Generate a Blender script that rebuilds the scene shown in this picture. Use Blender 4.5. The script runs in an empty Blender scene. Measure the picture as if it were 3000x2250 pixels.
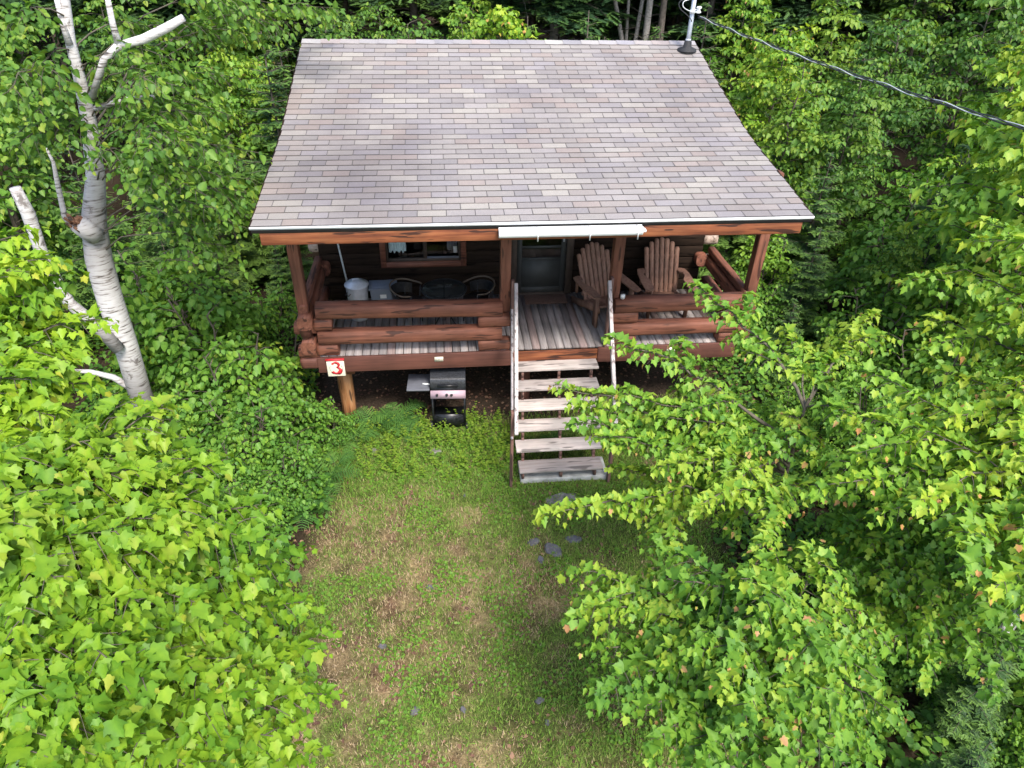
import bpy, math, random
import numpy as np
from mathutils import Vector, Matrix
R=math.radians
scn=bpy.context.scene
col=scn.collection
# ------------------------------------------------------------ camera, sky, sun, exposure
CAMP=np.array([-1.15,-8.81,6.824]); FPX=2023.9
_a,_b,_c=R(35.077),R(6.539),R(1.374)
_f=np.array([math.sin(_b)*math.cos(_a),math.cos(_b)*math.cos(_a),-math.sin(_a)])
_r=np.array([math.cos(_b),-math.sin(_b),0.]); _u=np.cross(_r,_f)
_r,_u=_r*math.cos(_c)+_u*math.sin(_c),-_r*math.sin(_c)+_u*math.cos(_c)
cam=bpy.data.cameras.new('camera'); camo=bpy.data.objects.new('camera',cam); col.objects.link(camo)
camo.matrix_world=Matrix(((_r[0],_u[0],-_f[0],CAMP[0]),(_r[1],_u[1],-_f[1],CAMP[1]),(_r[2],_u[2],-_f[2],CAMP[2]),(0,0,0,1)))
cam.sensor_width=36; cam.lens=36*FPX/3000; cam.clip_start=.05; cam.clip_end=600
scn.camera=camo
SUN=Vector((.24,-.62,.92)).normalized()
w=bpy.data.worlds.new('World'); scn.world=w; w.use_nodes=True
nt=w.node_tree; sky=nt.nodes.new('ShaderNodeTexSky'); sky.sky_type='NISHITA'; sky.sun_disc=False
sky.sun_elevation=math.asin(SUN.z); sky.sun_rotation=math.atan2(SUN.x,SUN.y)
sky.dust_density=2.5; sky.air_density=1.0
nt.links.new(sky.outputs[0],nt.nodes['Background'].inputs[0]); nt.nodes['Background'].inputs[1].default_value=.15
sl=bpy.data.lights.new('sun','SUN'); sl.energy=2.0; sl.angle=R(15); sl.color=(1,.95,.87)
so=bpy.data.objects.new('sun',sl); col.objects.link(so); so.rotation_euler=SUN.to_track_quat('Z','Y').to_euler()
scn.view_settings.view_transform='Standard'; scn.view_settings.look='None'
scn.view_settings.exposure=1.32; scn.view_settings.gamma=1
scn.cycles.max_bounces=7; scn.cycles.diffuse_bounces=4; scn.cycles.glossy_bounces=2
scn.cycles.transmission_bounces=4; scn.cycles.transparent_max_bounces=6
try: scn.cycles.use_denoising=True
except Exception: pass

def W(x,y,Y):      # a point of the photograph (2212 px wide) seen on the vertical plane y=Y
    d=_f+_r*(x*1.35624-1500)/FPX-_u*(y*1.35624-1125)/FPX
    return CAMP+d*(Y-CAMP[1])/d[1]
def A(x,y,t):      # the same at distance t in front of the camera
    return CAMP+(_f+_r*(x*1.35624-1500)/FPX-_u*(y*1.35624-1125)/FPX)*t
G=-.2; DZ=1.243

# ------------------------------------------------------------ materials
def new_mat(name):
    m=bpy.data.materials.new(name); m.use_nodes=True; t=m.node_tree
    return m,t,t.nodes['Principled BSDF']
def N(t,kind,**kw):
    n=t.nodes.new(kind)
    for k,v in kw.items():
        if k in n.inputs: n.inputs[k].default_value=v
        else: setattr(n,k,v)
    return n
def ramp(t,stops,src):
    n=t.nodes.new('ShaderNodeValToRGB'); e=n.color_ramp.elements
    while len(e)<len(stops): e.new(.5)
    for i,(p,c) in enumerate(stops): e[i].position=p; e[i].color=(*c,1)
    t.links.new(src,n.inputs[0]); return n
def mixc(t,fac,a,b,blend='MIX'):
    n=t.nodes.new('ShaderNodeMix'); n.data_type='RGBA'; n.blend_type=blend
    for s,v in ((0,fac),(6,a),(7,b)):
        if hasattr(v,'links') or hasattr(v,'is_linked'): t.links.new(v,n.inputs[s])
        elif s==0: n.inputs[0].default_value=v
        else: n.inputs[s].default_value=(*v,1)
    return n.outputs[2]
def bump(t,b,src,st=.3,dist=.01):
    n=N(t,'ShaderNodeBump',Strength=st,Distance=dist); t.links.new(src,n.inputs['Height']); t.links.new(n.outputs[0],b.inputs['Normal'])
def simple(name,c,rough=.6,metal=0,spec=.5,vary=.15,scale=8):
    m,t,b=new_mat(name); tc=N(t,'ShaderNodeTexCoord'); no=N(t,'ShaderNodeTexNoise',Scale=scale,Detail=5)
    t.links.new(tc.outputs['Object'],no.inputs['Vector'])
    r=ramp(t,[(.25,tuple(x*(1-vary*1.6) for x in c)),(.75,tuple(min(1,x*(1+vary)) for x in c))],no.outputs[0])
    t.links.new(r.outputs[0],b.inputs['Base Color'])
    b.inputs['Roughness'].default_value=rough; b.inputs['Metallic'].default_value=metal; b.inputs['Specular IOR Level'].default_value=spec
    return m
def wood(name,base,dark,light,axis=0,rough=.7,k=1.0,tint=False,knots=True):
    m,t,b=new_mat(name); tc=N(t,'ShaderNodeTexCoord'); mp=N(t,'ShaderNodeMapping')
    s=[14.,14.,14.]; s[axis]=.9; mp.inputs['Scale'].default_value=[v*k for v in s]
    t.links.new(tc.outputs['Object'],mp.inputs[0])
    n1=N(t,'ShaderNodeTexNoise',Scale=1.6,Detail=7,Roughness=.62); t.links.new(mp.outputs[0],n1.inputs['Vector'])
    c=ramp(t,[(.3,dark),(.48,base),(.75,light)],n1.outputs[0]).outputs[0]
    n2=N(t,'ShaderNodeTexNoise',Scale=2.2,Detail=3); t.links.new(tc.outputs['Object'],n2.inputs['Vector'])
    c=mixc(t,.75,c,ramp(t,[(.3,(.62,.62,.62)),(.7,(1.2,1.12,1.1))],n2.outputs[0]).outputs[0],'MULTIPLY')
    if knots:
        mp2=N(t,'ShaderNodeMapping'); s=[15.,15.,15.]; s[axis]=2.0; mp2.inputs['Scale'].default_value=s
        t.links.new(tc.outputs['Object'],mp2.inputs[0])
        n3=N(t,'ShaderNodeTexNoise',Scale=1.1,Detail=2); t.links.new(mp2.outputs[0],n3.inputs['Vector'])
        r3=ramp(t,[(.595,(0,0,0)),(.635,(.9,.9,.9))],n3.outputs[0])
        c=mixc(t,r3.outputs[0],c,tuple(x*.45 for x in dark))
    if tint:
        at=N(t,'ShaderNodeAttribute',attribute_name='tint')
        c=mixc(t,1.0,c,ramp(t,[(0,(.62,.60,.6)),(.45,(.95,.94,.95)),(.9,(1.2,1.18,1.16)),(1,(.98,.82,.79))],at.outputs['Fac']).outputs[0],'MULTIPLY')
    t.links.new(c,b.inputs['Base Color']); b.inputs['Roughness'].default_value=rough
    bump(t,b,n1.outputs[0],.35,.008)
    return m
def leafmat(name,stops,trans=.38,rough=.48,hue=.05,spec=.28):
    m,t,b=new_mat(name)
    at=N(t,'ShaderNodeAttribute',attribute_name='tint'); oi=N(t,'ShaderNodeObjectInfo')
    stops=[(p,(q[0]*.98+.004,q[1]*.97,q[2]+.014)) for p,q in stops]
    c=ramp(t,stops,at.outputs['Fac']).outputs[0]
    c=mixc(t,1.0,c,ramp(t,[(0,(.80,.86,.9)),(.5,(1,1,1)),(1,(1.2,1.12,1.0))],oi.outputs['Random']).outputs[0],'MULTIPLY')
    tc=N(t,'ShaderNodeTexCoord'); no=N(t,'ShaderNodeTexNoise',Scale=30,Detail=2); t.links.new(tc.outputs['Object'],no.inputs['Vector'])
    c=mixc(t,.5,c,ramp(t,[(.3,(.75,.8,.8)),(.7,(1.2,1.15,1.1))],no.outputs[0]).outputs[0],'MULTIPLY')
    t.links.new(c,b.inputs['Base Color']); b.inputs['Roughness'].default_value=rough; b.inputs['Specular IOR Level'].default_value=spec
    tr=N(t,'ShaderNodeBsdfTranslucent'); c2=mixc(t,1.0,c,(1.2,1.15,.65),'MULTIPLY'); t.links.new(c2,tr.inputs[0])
    mx=N(t,'ShaderNodeMixShader'); mx.inputs[0].default_value=trans
    t.links.new(b.outputs[0],mx.inputs[1]); t.links.new(tr.outputs[0],mx.inputs[2])
    t.links.new(mx.outputs[0],t.nodes['Material Output'].inputs['Surface'])
    return m
M={}
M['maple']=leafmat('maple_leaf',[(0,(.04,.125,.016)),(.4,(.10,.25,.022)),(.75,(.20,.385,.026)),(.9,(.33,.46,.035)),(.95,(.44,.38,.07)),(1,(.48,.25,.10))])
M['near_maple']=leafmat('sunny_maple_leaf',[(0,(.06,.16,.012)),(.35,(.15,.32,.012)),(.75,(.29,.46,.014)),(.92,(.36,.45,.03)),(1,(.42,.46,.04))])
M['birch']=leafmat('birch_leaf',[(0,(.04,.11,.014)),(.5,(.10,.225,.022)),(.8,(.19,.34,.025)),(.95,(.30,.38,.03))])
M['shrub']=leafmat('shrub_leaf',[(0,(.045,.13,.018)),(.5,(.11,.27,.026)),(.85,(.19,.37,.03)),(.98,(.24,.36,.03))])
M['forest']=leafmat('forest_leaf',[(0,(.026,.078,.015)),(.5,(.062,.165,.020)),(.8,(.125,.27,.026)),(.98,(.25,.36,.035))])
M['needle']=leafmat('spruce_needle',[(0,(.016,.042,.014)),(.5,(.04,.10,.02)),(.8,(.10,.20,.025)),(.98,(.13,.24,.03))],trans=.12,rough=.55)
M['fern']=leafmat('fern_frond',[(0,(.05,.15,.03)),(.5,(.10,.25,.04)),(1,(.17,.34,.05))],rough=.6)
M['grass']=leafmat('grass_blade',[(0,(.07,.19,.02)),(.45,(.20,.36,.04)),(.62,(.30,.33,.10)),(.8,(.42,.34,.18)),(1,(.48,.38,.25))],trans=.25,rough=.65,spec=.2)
M['litter']=leafmat('dead_leaf',[(0,(.07,.035,.018)),(.6,(.17,.09,.045)),(1,(.28,.17,.09))],trans=.1,rough=.8)
M['deadwood']=simple('pale_dead_wood',(.30,.27,.24),.85,vary=.3,scale=20)
M['bark']=simple('grey_brown_bark',(.13,.105,.085),.9,vary=.35,scale=14)
M['twig']=simple('grey_twig_bark',(.105,.09,.065),.85,vary=.3,scale=20)
RED=dict(base=(.195,.072,.042),dark=(.10,.036,.022),light=(.30,.125,.078))
for ax,nm in enumerate('xyz'): M['red_'+nm]=wood('red_stained_wood_'+nm,axis=ax,**RED)
M['beam']=wood('maroon_beam_wood',(.115,.043,.030),(.07,.026,.018),(.155,.062,.044),knots=False)
M['fascia']=wood('orange_fascia_wood',(.20,.06,.022),(.06,.018,.010),(.34,.13,.05))
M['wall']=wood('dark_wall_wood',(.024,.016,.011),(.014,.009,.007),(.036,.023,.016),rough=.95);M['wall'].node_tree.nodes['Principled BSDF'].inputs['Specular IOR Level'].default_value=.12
M['walls']=wood('dark_side_wall_wood',(.085,.045,.028),(.045,.024,.016),(.12,.065,.04),axis=1)
M['deck']=wood('weathered_deck_wood',(.30,.275,.262),(.16,.135,.13),(.43,.405,.39),axis=1,rough=.85,tint=True,knots=False)
M['tread']=wood('silvered_tread_wood',(.46,.42,.395),(.34,.30,.28),(.56,.53,.505),rough=.85,tint=True)
M['stringer']=wood('brown_stringer_wood',(.20,.11,.09),(.11,.06,.05),(.28,.17,.14),axis=2)
M['rail']=wood('whitish_handrail_wood',(.50,.47,.46),(.34,.27,.26),(.62,.60,.59),axis=1)
M['stub']=wood('torn_stub_wood',(.17,.075,.035),(.05,.03,.02),(.30,.17,.09),axis=0)
M['post']=wood('peeled_post_wood',(.34,.15,.055),(.09,.04,.02),(.55,.36,.20),axis=2)
M['chair']=wood('cedar_chair_wood',(.27,.145,.095),(.17,.085,.055),(.35,.21,.145),axis=2,knots=False)
M['logend']=wood('pale_log_end_wood',(.40,.31,.25),(.22,.16,.12),(.55,.45,.38),axis=1)
M['white']=simple('white_painted_metal',(.80,.81,.80),.4,vary=.06)
M['cream']=simple('cream_sign_board',(.78,.73,.58),.6,vary=.06)
M['redpaint']=simple('red_sign_paint',(.62,.035,.045),.5,vary=.25,scale=20)
M['greypaint']=simple('grey_sign_paint',(.36,.37,.30),.6)
M['galv']=simple('galvanised_steel',(.62,.65,.70),.42,metal=.25,vary=.15)
M['pipe']=simple('grey_conduit',(.42,.46,.52),.45,metal=.3)
M['black']=simple('black_enamel',(.014,.015,.018),.35,vary=.5,scale=30)
M['lidm']=simple('speckled_black_lid',(.03,.032,.038),.3,vary=.9,scale=60)  # colour specks stand in for speckled highlights as well as rust
M['rubber']=simple('black_rubber',(.02,.02,.022),.7)
M['tote']=simple('blue_grey_plastic',(.17,.20,.25),.5,vary=.08)
M['grey']=simple('grey_plastic',(.13,.135,.16),.6)
M['panel']=simple('pinkish_control_panel',(.50,.36,.42),.4,vary=.1)
M['concrete']=simple('pale_concrete',(.46,.46,.44),.9,vary=.25,scale=9)
M['stone']=simple('grey_stone',(.20,.19,.18),.9,vary=.4,scale=11)
M['slate']=simple('blue_grey_slate',(.125,.12,.135),.75,vary=.35,scale=15)
M['mat']=simple('brown_door_mat',(.13,.075,.055),.95,vary=.2,scale=40)
M['door']=simple('grey_screen_door',(.065,.068,.065),.6,vary=.1)
M['dframe']=simple('dark_door_frame',(.085,.06,.045),.7)
M['curtain']=simple('white_curtain',(.55,.68,.70),.9,vary=.1)
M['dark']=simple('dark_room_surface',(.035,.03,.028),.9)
M['insul']=simple('white_porcelain',(.75,.77,.76),.25,vary=.05)
M['wire']=simple('black_cable',(.03,.032,.036),.5)
M['wirew']=simple('pale_cable',(.55,.58,.58),.5)
M['tan']=simple('tan_chair_band',(.11,.08,.055),.45)
def glassmat():
    m,t,b=new_mat('window_glass'); b.inputs['Base Color'].default_value=(.9,.95,.95,1); b.inputs['Roughness'].default_value=.02
    b.inputs['Transmission Weight'].default_value=1; b.inputs['IOR'].default_value=1.45
    tr=N(t,'ShaderNodeBsdfTransparent'); mx=N(t,'ShaderNodeMixShader'); gl=N(t,'ShaderNodeBsdfGlossy',Roughness=.02)
    lw=N(t,'ShaderNodeLayerWeight',Blend=.35)
    t.links.new(lw.outputs['Fresnel'],mx.inputs[0]); t.links.new(tr.outputs[0],mx.inputs[1]); t.links.new(gl.outputs[0],mx.inputs[2])
    t.links.new(mx.outputs[0],t.nodes['Material Output'].inputs['Surface']); return m
M['glass']=glassmat()
def tableglass():
    m,t,b=new_mat('smoked_table_glass'); b.inputs['Base Color'].default_value=(.03,.035,.035,1); b.inputs['Roughness'].default_value=.08
    b.inputs['Alpha'].default_value=.55; return m
M['tglass']=tableglass()
def birchbark():
    m,t,b=new_mat('white_birch_bark'); tc=N(t,'ShaderNodeTexCoord')
    mp=N(t,'ShaderNodeMapping'); mp.inputs['Scale'].default_value=(5,5,42); t.links.new(tc.outputs['Object'],mp.inputs[0])
    n=N(t,'ShaderNodeTexNoise',Scale=1,Detail=4,Roughness=.6); t.links.new(mp.outputs[0],n.inputs['Vector'])
    r=ramp(t,[(.33,(.06,.05,.045)),(.40,(.34,.31,.29)),(.47,(.54,.52,.51)),(.8,(.67,.66,.655))],n.outputs[0])
    mp2=N(t,'ShaderNodeMapping'); mp2.inputs['Scale'].default_value=(3,3,2.2); t.links.new(tc.outputs['Object'],mp2.inputs[0])
    n2=N(t,'ShaderNodeTexNoise',Scale=1.5,Detail=5,Roughness=.7); t.links.new(mp2.outputs[0],n2.inputs['Vector'])
    r2=ramp(t,[(.60,(0,0,0)),(.66,(.9,.9,.9))],n2.outputs[0])
    c=mixc(t,r2.outputs[0],r.outputs[0],(.13,.11,.10))
    at=N(t,'ShaderNodeAttribute',attribute_name='tint'); c=mixc(t,at.outputs['Fac'],c,(.07,.06,.055))
    t.links.new(c,b.inputs['Base Color']); b.inputs['Roughness'].default_value=.75; bump(t,b,n.outputs[0],.5,.01); return m
M['birchbark']=birchbark()
def shinglemat():
    m,t,b=new_mat('asphalt_shingle'); at=N(t,'ShaderNodeAttribute',attribute_name='col'); tc=N(t,'ShaderNodeTexCoord')
    n=N(t,'ShaderNodeTexNoise',Scale=130,Detail=3,Roughness=.8); t.links.new(tc.outputs['Object'],n.inputs['Vector'])
    c=mixc(t,1.0,at.outputs['Color'],ramp(t,[(.3,(.72,.72,.72)),(.7,(1.28,1.28,1.28))],n.outputs[0]).outputs[0],'MULTIPLY')
    n2=N(t,'ShaderNodeTexNoise',Scale=.55,Detail=5,Roughness=.6); t.links.new(tc.outputs['Object'],n2.inputs['Vector'])
    c=mixc(t,1.0,c,ramp(t,[(.35,(.86,.85,.87)),(.6,(1.07,1.07,1.06))],n2.outputs[0]).outputs[0],'MULTIPLY')
    # a soft-edged darker patch low on the left of the slope
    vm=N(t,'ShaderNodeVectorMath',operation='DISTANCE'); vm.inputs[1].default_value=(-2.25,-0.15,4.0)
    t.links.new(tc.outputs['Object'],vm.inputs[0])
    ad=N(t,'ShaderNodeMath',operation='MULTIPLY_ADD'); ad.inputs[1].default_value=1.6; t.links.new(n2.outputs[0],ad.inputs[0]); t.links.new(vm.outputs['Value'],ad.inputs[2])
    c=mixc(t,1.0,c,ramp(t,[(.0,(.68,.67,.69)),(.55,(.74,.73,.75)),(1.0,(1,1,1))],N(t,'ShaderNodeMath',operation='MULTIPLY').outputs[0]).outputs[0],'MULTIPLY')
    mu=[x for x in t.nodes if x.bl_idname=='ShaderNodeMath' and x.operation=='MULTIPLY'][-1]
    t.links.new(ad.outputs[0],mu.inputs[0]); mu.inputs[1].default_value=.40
    t.links.new(c,b.inputs['Base Color']); b.inputs['Roughness'].default_value=.9; bump(t,b,n.outputs[0],.5,.004); return m
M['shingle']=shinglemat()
def groundmat():
    m,t,b=new_mat('ground_soil'); tc=N(t,'ShaderNodeTexCoord'); at=N(t,'ShaderNodeAttribute',attribute_name='col')
    n=N(t,'ShaderNodeTexNoise',Scale=26,Detail=8,Roughness=.75); t.links.new(tc.outputs['Object'],n.inputs['Vector'])
    v=N(t,'ShaderNodeTexVoronoi',Scale=60); t.links.new(tc.outputs['Object'],v.inputs['Vector'])
    c=mixc(t,1.0,at.outputs['Color'],ramp(t,[(.32,(.35,.32,.3)),(.68,(1.7,1.7,1.65))],n.outputs[0]).outputs[0],'MULTIPLY')
    c=mixc(t,.5,c,ramp(t,[(.1,(.7,.65,.6)),(.6,(1.2,1.2,1.2))],v.outputs['Distance']).outputs[0],'MULTIPLY')
    t.links.new(c,b.inputs['Base Color']); b.inputs['Roughness'].default_value=.95; b.inputs['Specular IOR Level'].default_value=.15
    bump(t,b,n.outputs[0],.8,.03); return m
M['ground']=groundmat()

# ------------------------------------------------------------ mesh building
class MB:
    def __init__(s): s.v=[];s.n=0;s.f=[];s.t=[];s.c=[];s.mi=[]
    def add(s,v,f,tint=0.,colr=None,mi=0):
        v=np.asarray(v,dtype=np.float32).reshape(-1,3); f=np.asarray(f,dtype=np.int64)
        s.f.append(f+s.n); s.mi.append(np.full(len(f),mi)); s.v.append(v)
        s.t.append(np.broadcast_to(np.asarray(tint,dtype=np.float32),(len(v),)))
        s.c.append(np.broadcast_to(np.asarray(colr if colr is not None else (1,1,1),dtype=np.float32),(len(v),3))); s.n+=len(v)
    def box(s,x0,x1,y0,y1,z0,z1,tint=0.,colr=None,rot=None,mi=0,bev=0):
        v=np.array([(x,y,z) for z in (z0,z1) for y in (y0,y1) for x in (x0,x1)],dtype=float)
        f=[(0,2,3,1),(4,5,7,6),(0,1,5,4),(2,6,7,3),(0,4,6,2),(1,3,7,5)]
        if rot is not None: v=rot(v)
        s.add(v,f,tint,colr,mi)
    def bar(s,p,q,w,h,tint=0.,mi=0,up=(0,0,1)):       # a board from p to q, w wide, h deep
        p=np.array(p,float);q=np.array(q,float);d=q-p;L=np.linalg.norm(d);d/=L
        a=np.cross(d,up);
        if np.linalg.norm(a)<1e-4: a=np.array([1.,0,0])
        a/=np.linalg.norm(a);b=np.cross(a,d)
        v=[p+a*x+b*z+d*y for z in(-h/2,h/2) for y in(0,L) for x in(-w/2,w/2)]
        s.add(v,[(0,2,3,1),(4,5,7,6),(0,1,5,4),(2,6,7,3),(0,4,6,2),(1,3,7,5)],tint,None,mi)
    def tube(s,pts,rad,sides=8,tint=0.,mi=0,caps=True,wob=0,rs=None,sq=None):
        P=np.asarray(pts,float);n=len(P);rad=np.broadcast_to(np.asarray(rad,float),(n,))
        T=np.gradient(P,axis=0);T/=np.linalg.norm(T,axis=1)[:,None]+1e-9
        ref=np.array([0,0,1.]) if abs(T[0][2])<.9 else np.array([1.,0,0])
        a=np.cross(T[0],ref);a/=np.linalg.norm(a);V=[]
        for i in range(n):
            a=a-T[i]*np.dot(a,T[i]);a/=np.linalg.norm(a)+1e-9;b=np.cross(T[i],a)
            an=np.arange(sides)*2*math.pi/sides;rr=np.full(sides,rad[i])
            if wob: rr=rr*(1+wob*(rs.random(sides)-.5))
            ca,sa=np.cos(an),np.sin(an)
            if sq: 
                e=sq; ca=np.sign(ca)*abs(ca)**e; sa=np.sign(sa)*abs(sa)**e
            V.append(P[i]+np.outer(rr*ca,a)+np.outer(rr*sa,b))
        V=np.concatenate(V);i=np.arange(n-1)[:,None]*sides;j=np.arange(sides)[None];k=(j+1)%sides
        F=np.stack([i+j,i+k,i+sides+k,i+sides+j],-1).reshape(-1,4)
        if np.ndim(tint)==1: tint=np.repeat(tint,sides)
        s.add(V,F,tint,None,mi)
        if caps and sides>3:
            o=s.n-len(V); s.f.append(np.array([list(range(o,o+sides))[::-1]])); s.f.append(np.array([list(range(s.n-sides,s.n))])); s.mi+=[np.array([mi])]*2
    def lathe(s,prof,c=(0,0,0),seg=28,mi=0,ribs=0,ribamp=0):
        V=[]
        for r,z in prof:
            for k in range(seg):
                an=2*math.pi*k/seg;rr=r*(1+(ribamp*(1 if (k//2)%2 else -1) if ribs else 0))
                V.append((c[0]+rr*math.cos(an),c[1]+rr*math.sin(an),c[2]+z))
        F=[(i*seg+k,i*seg+(k+1)%seg,(i+1)*seg+(k+1)%seg,(i+1)*seg+k) for i in range(len(prof)-1) for k in range(seg)]
        s.add(V,F,0,None,mi)
    def build(s,name,mat,parent=None,smooth=False,loc=None,attr='t'):
        me=bpy.data.meshes.new(name); V=np.concatenate(s.v)
        me.vertices.add(len(V)); me.vertices.foreach_set('co',V.astype(np.float32).ravel())
        idx=np.concatenate([f.ravel() for f in s.f]); tot=np.concatenate([np.full(len(f),f.shape[1]) for f in s.f])
        st=np.concatenate([[0],np.cumsum(tot)[:-1]])
        me.loops.add(len(idx)); me.loops.foreach_set('vertex_index',idx.astype(np.int32))
        me.polygons.add(len(tot)); me.polygons.foreach_set('loop_start',st.astype(np.int32)); me.polygons.foreach_set('loop_total',tot.astype(np.int32))
        mats=mat if isinstance(mat,(list,tuple)) else [mat]
        for m in mats: me.materials.append(m)
        if len(mats)>1: me.polygons.foreach_set('material_index',np.concatenate(s.mi).astype(np.int32))
        if 't' in attr:
            a=me.attributes.new('tint','FLOAT','POINT'); a.data.foreach_set('value',np.concatenate(s.t).astype(np.float32))
        if 'c' in attr:
            a=me.attributes.new('col','FLOAT_COLOR','POINT'); C=np.concatenate(s.c); C=np.concatenate([C,np.ones((len(C),1))],1); a.data.foreach_set('color',C.astype(np.float32).ravel())
        me.update(calc_edges=True); me.validate()
        if smooth: me.polygons.foreach_set('use_smooth',np.ones(len(tot),bool))
        o=bpy.data.objects.new(name,me); col.objects.link(o)
        if parent: o.parent=parent
        if loc is not None: o.location=loc
        return o
def tag(o,label=None,cat=None,group=None,kind=None):
    if label: o['label']=label
    if cat: o['category']=cat
    if group: o['group']=group
    if kind: o['kind']=kind
    return o
def thing(name,label,cat,loc=(0,0,0),rz=0,group=None,kind=None):
    o=bpy.data.objects.new(name,None); col.objects.link(o); o.location=loc; o.rotation_euler=(0,0,rz); o.empty_display_size=.2
    return tag(o,label,cat,group,kind)
def bevel(o,w=.008,seg=2):
    m=o.modifiers.new('bevel','BEVEL'); m.width=w; m.segments=seg; m.limit_method='ANGLE'; return o
rng=np.random.default_rng(7)

# ------------------------------------------------------------ leaves
def tmpl(half,mid=(0.,.5,1.),curl=.22,fold=.18):
    """two half blades that share the midrib; half = outline points right of the rib"""
    rib=[(0,m) for m in mid]; up=[(0,mid[0])]+list(half)+[(0,mid[-1])]
    right=list(half); nr=len(rib)
    pts=rib+right+[(-x,y) for x,y in right]
    V=np.array([(x,y,fold*abs(x)-curl*(y**2)*.6-.25*x*x) for x,y in pts])
    k=len(right); fr=[0]+[nr+i for i in range(k)]+[nr-1-i for i in range(nr-1)]
    fl=[0]+list(range(1,nr))+[nr+k+i for i in range(k-1,-1,-1)]
    return V,np.array([fr,fl])
T_MAPLE=tmpl([(.20,-.10),(.40,-.08),(.37,.12),(.50,.26),(.66,.56),(.43,.50),(.30,.60),(.26,.78),(.12,.88)],(0,.3,.65,1.05),curl=.42,fold=.30)
T_MAPLE2=tmpl([(.16,-.07),(.33,-.02),(.33,.18),(.50,.40),(.35,.44),(.24,.58),(.18,.76),(.07,.9)],(0,.3,.65,1.05),curl=.8,fold=.62)
T_BIRCH=tmpl([(.26,.04),(.42,.24),(.38,.52),(.18,.82)],(0,.5,1.0),curl=.34,fold=.28)
T_OVAL=tmpl([(.30,.20),(.36,.55)],(0,.5,1.0),curl=.32,fold=.25)
def comb(n,wid):
    h=[]
    for i in range(n):
        y=i/n; ww=wid*(1-.55*y)*(.75 if i==0 else 1)
        h+=[(ww,y+.75/n),(.18*wid,y+.95/n)]
    return tmpl(h[:-1],(0,1.0),curl=.1,fold=.1)
T_FIR=comb(5,.26); T_PINNA=comb(6,.11)
T_BLADE=(np.array([(-.09,0,0),(.09,0,0),(0,1,-.1)]),np.array([[0,1,2]]))
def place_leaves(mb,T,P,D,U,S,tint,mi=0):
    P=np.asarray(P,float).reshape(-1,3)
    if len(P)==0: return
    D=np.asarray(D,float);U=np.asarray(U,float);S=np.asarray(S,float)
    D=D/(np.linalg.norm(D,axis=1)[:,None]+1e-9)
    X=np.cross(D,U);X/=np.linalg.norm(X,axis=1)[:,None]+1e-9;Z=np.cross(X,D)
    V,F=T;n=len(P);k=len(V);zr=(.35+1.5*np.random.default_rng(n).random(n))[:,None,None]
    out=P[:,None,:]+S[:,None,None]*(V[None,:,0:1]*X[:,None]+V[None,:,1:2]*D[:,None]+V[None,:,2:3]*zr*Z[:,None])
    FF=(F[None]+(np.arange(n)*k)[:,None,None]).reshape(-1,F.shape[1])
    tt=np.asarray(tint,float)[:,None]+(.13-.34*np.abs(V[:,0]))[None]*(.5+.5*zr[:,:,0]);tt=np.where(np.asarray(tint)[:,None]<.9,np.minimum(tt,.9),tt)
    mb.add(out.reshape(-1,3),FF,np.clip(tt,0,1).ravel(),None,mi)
class Leaves:
    def __init__(s,T): s.T=T;s.P=[];s.D=[];s.U=[];s.S=[];s.t=[]
    def put(s,P,D,U,S,t): s.P.append(P);s.D.append(D);s.U.append(U);s.S.append(S);s.t.append(t)
    def build(s,name,mat,parent=None):
        mb=MB();a=[np.concatenate(q) for q in(s.P,s.D,s.U,s.S,s.t)];rr=np.random.default_rng(len(a[0]));a[3]=a[3]*rr.uniform(.6,1.15,len(a[3]));k=rr.random(len(a[0]))<(.45 if s.T is T_MAPLE else 0)
        place_leaves(mb,s.T,*[q[~k] for q in a])
        if k.any(): place_leaves(mb,T_MAPLE2,*[q[k] for q in a])
        return mb.build(name,mat,parent)
Zv=np.array([0,0,1.])
def unit(v): return v/(np.linalg.norm(v)+1e-9)
def curve(p0,p1,arch=.15,n=9,wig=.03,rs=rng,bend=None):
    p0=np.array(p0,float);p1=np.array(p1,float);t=np.linspace(0,1,n)[:,None];L=np.linalg.norm(p1-p0)
    P=p0+(p1-p0)*t+Zv*arch*L*4*t*(1-t)*(1-.35*t)
    w=(rs.random((n,3))-.5)*wig*L; w[0]=0;w[-1]=0
    return P+w
def sample(P,s):
    seg=np.linalg.norm(np.diff(P,axis=0),axis=1);c=np.concatenate([[0],np.cumsum(seg)])
    x=np.array([np.interp(s,c,P[:,k]) for k in range(3)]).T
    x2=np.array([np.interp(np.minimum(s+.02,c[-1]),c,P[:,k]) for k in range(3)]).T;x1=np.array([np.interp(np.maximum(s-.02,0),c,P[:,k]) for k in range(3)]).T
    d=x2-x1;return x,d/(np.linalg.norm(d,axis=1)[:,None]+1e-9),c[-1]
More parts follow.
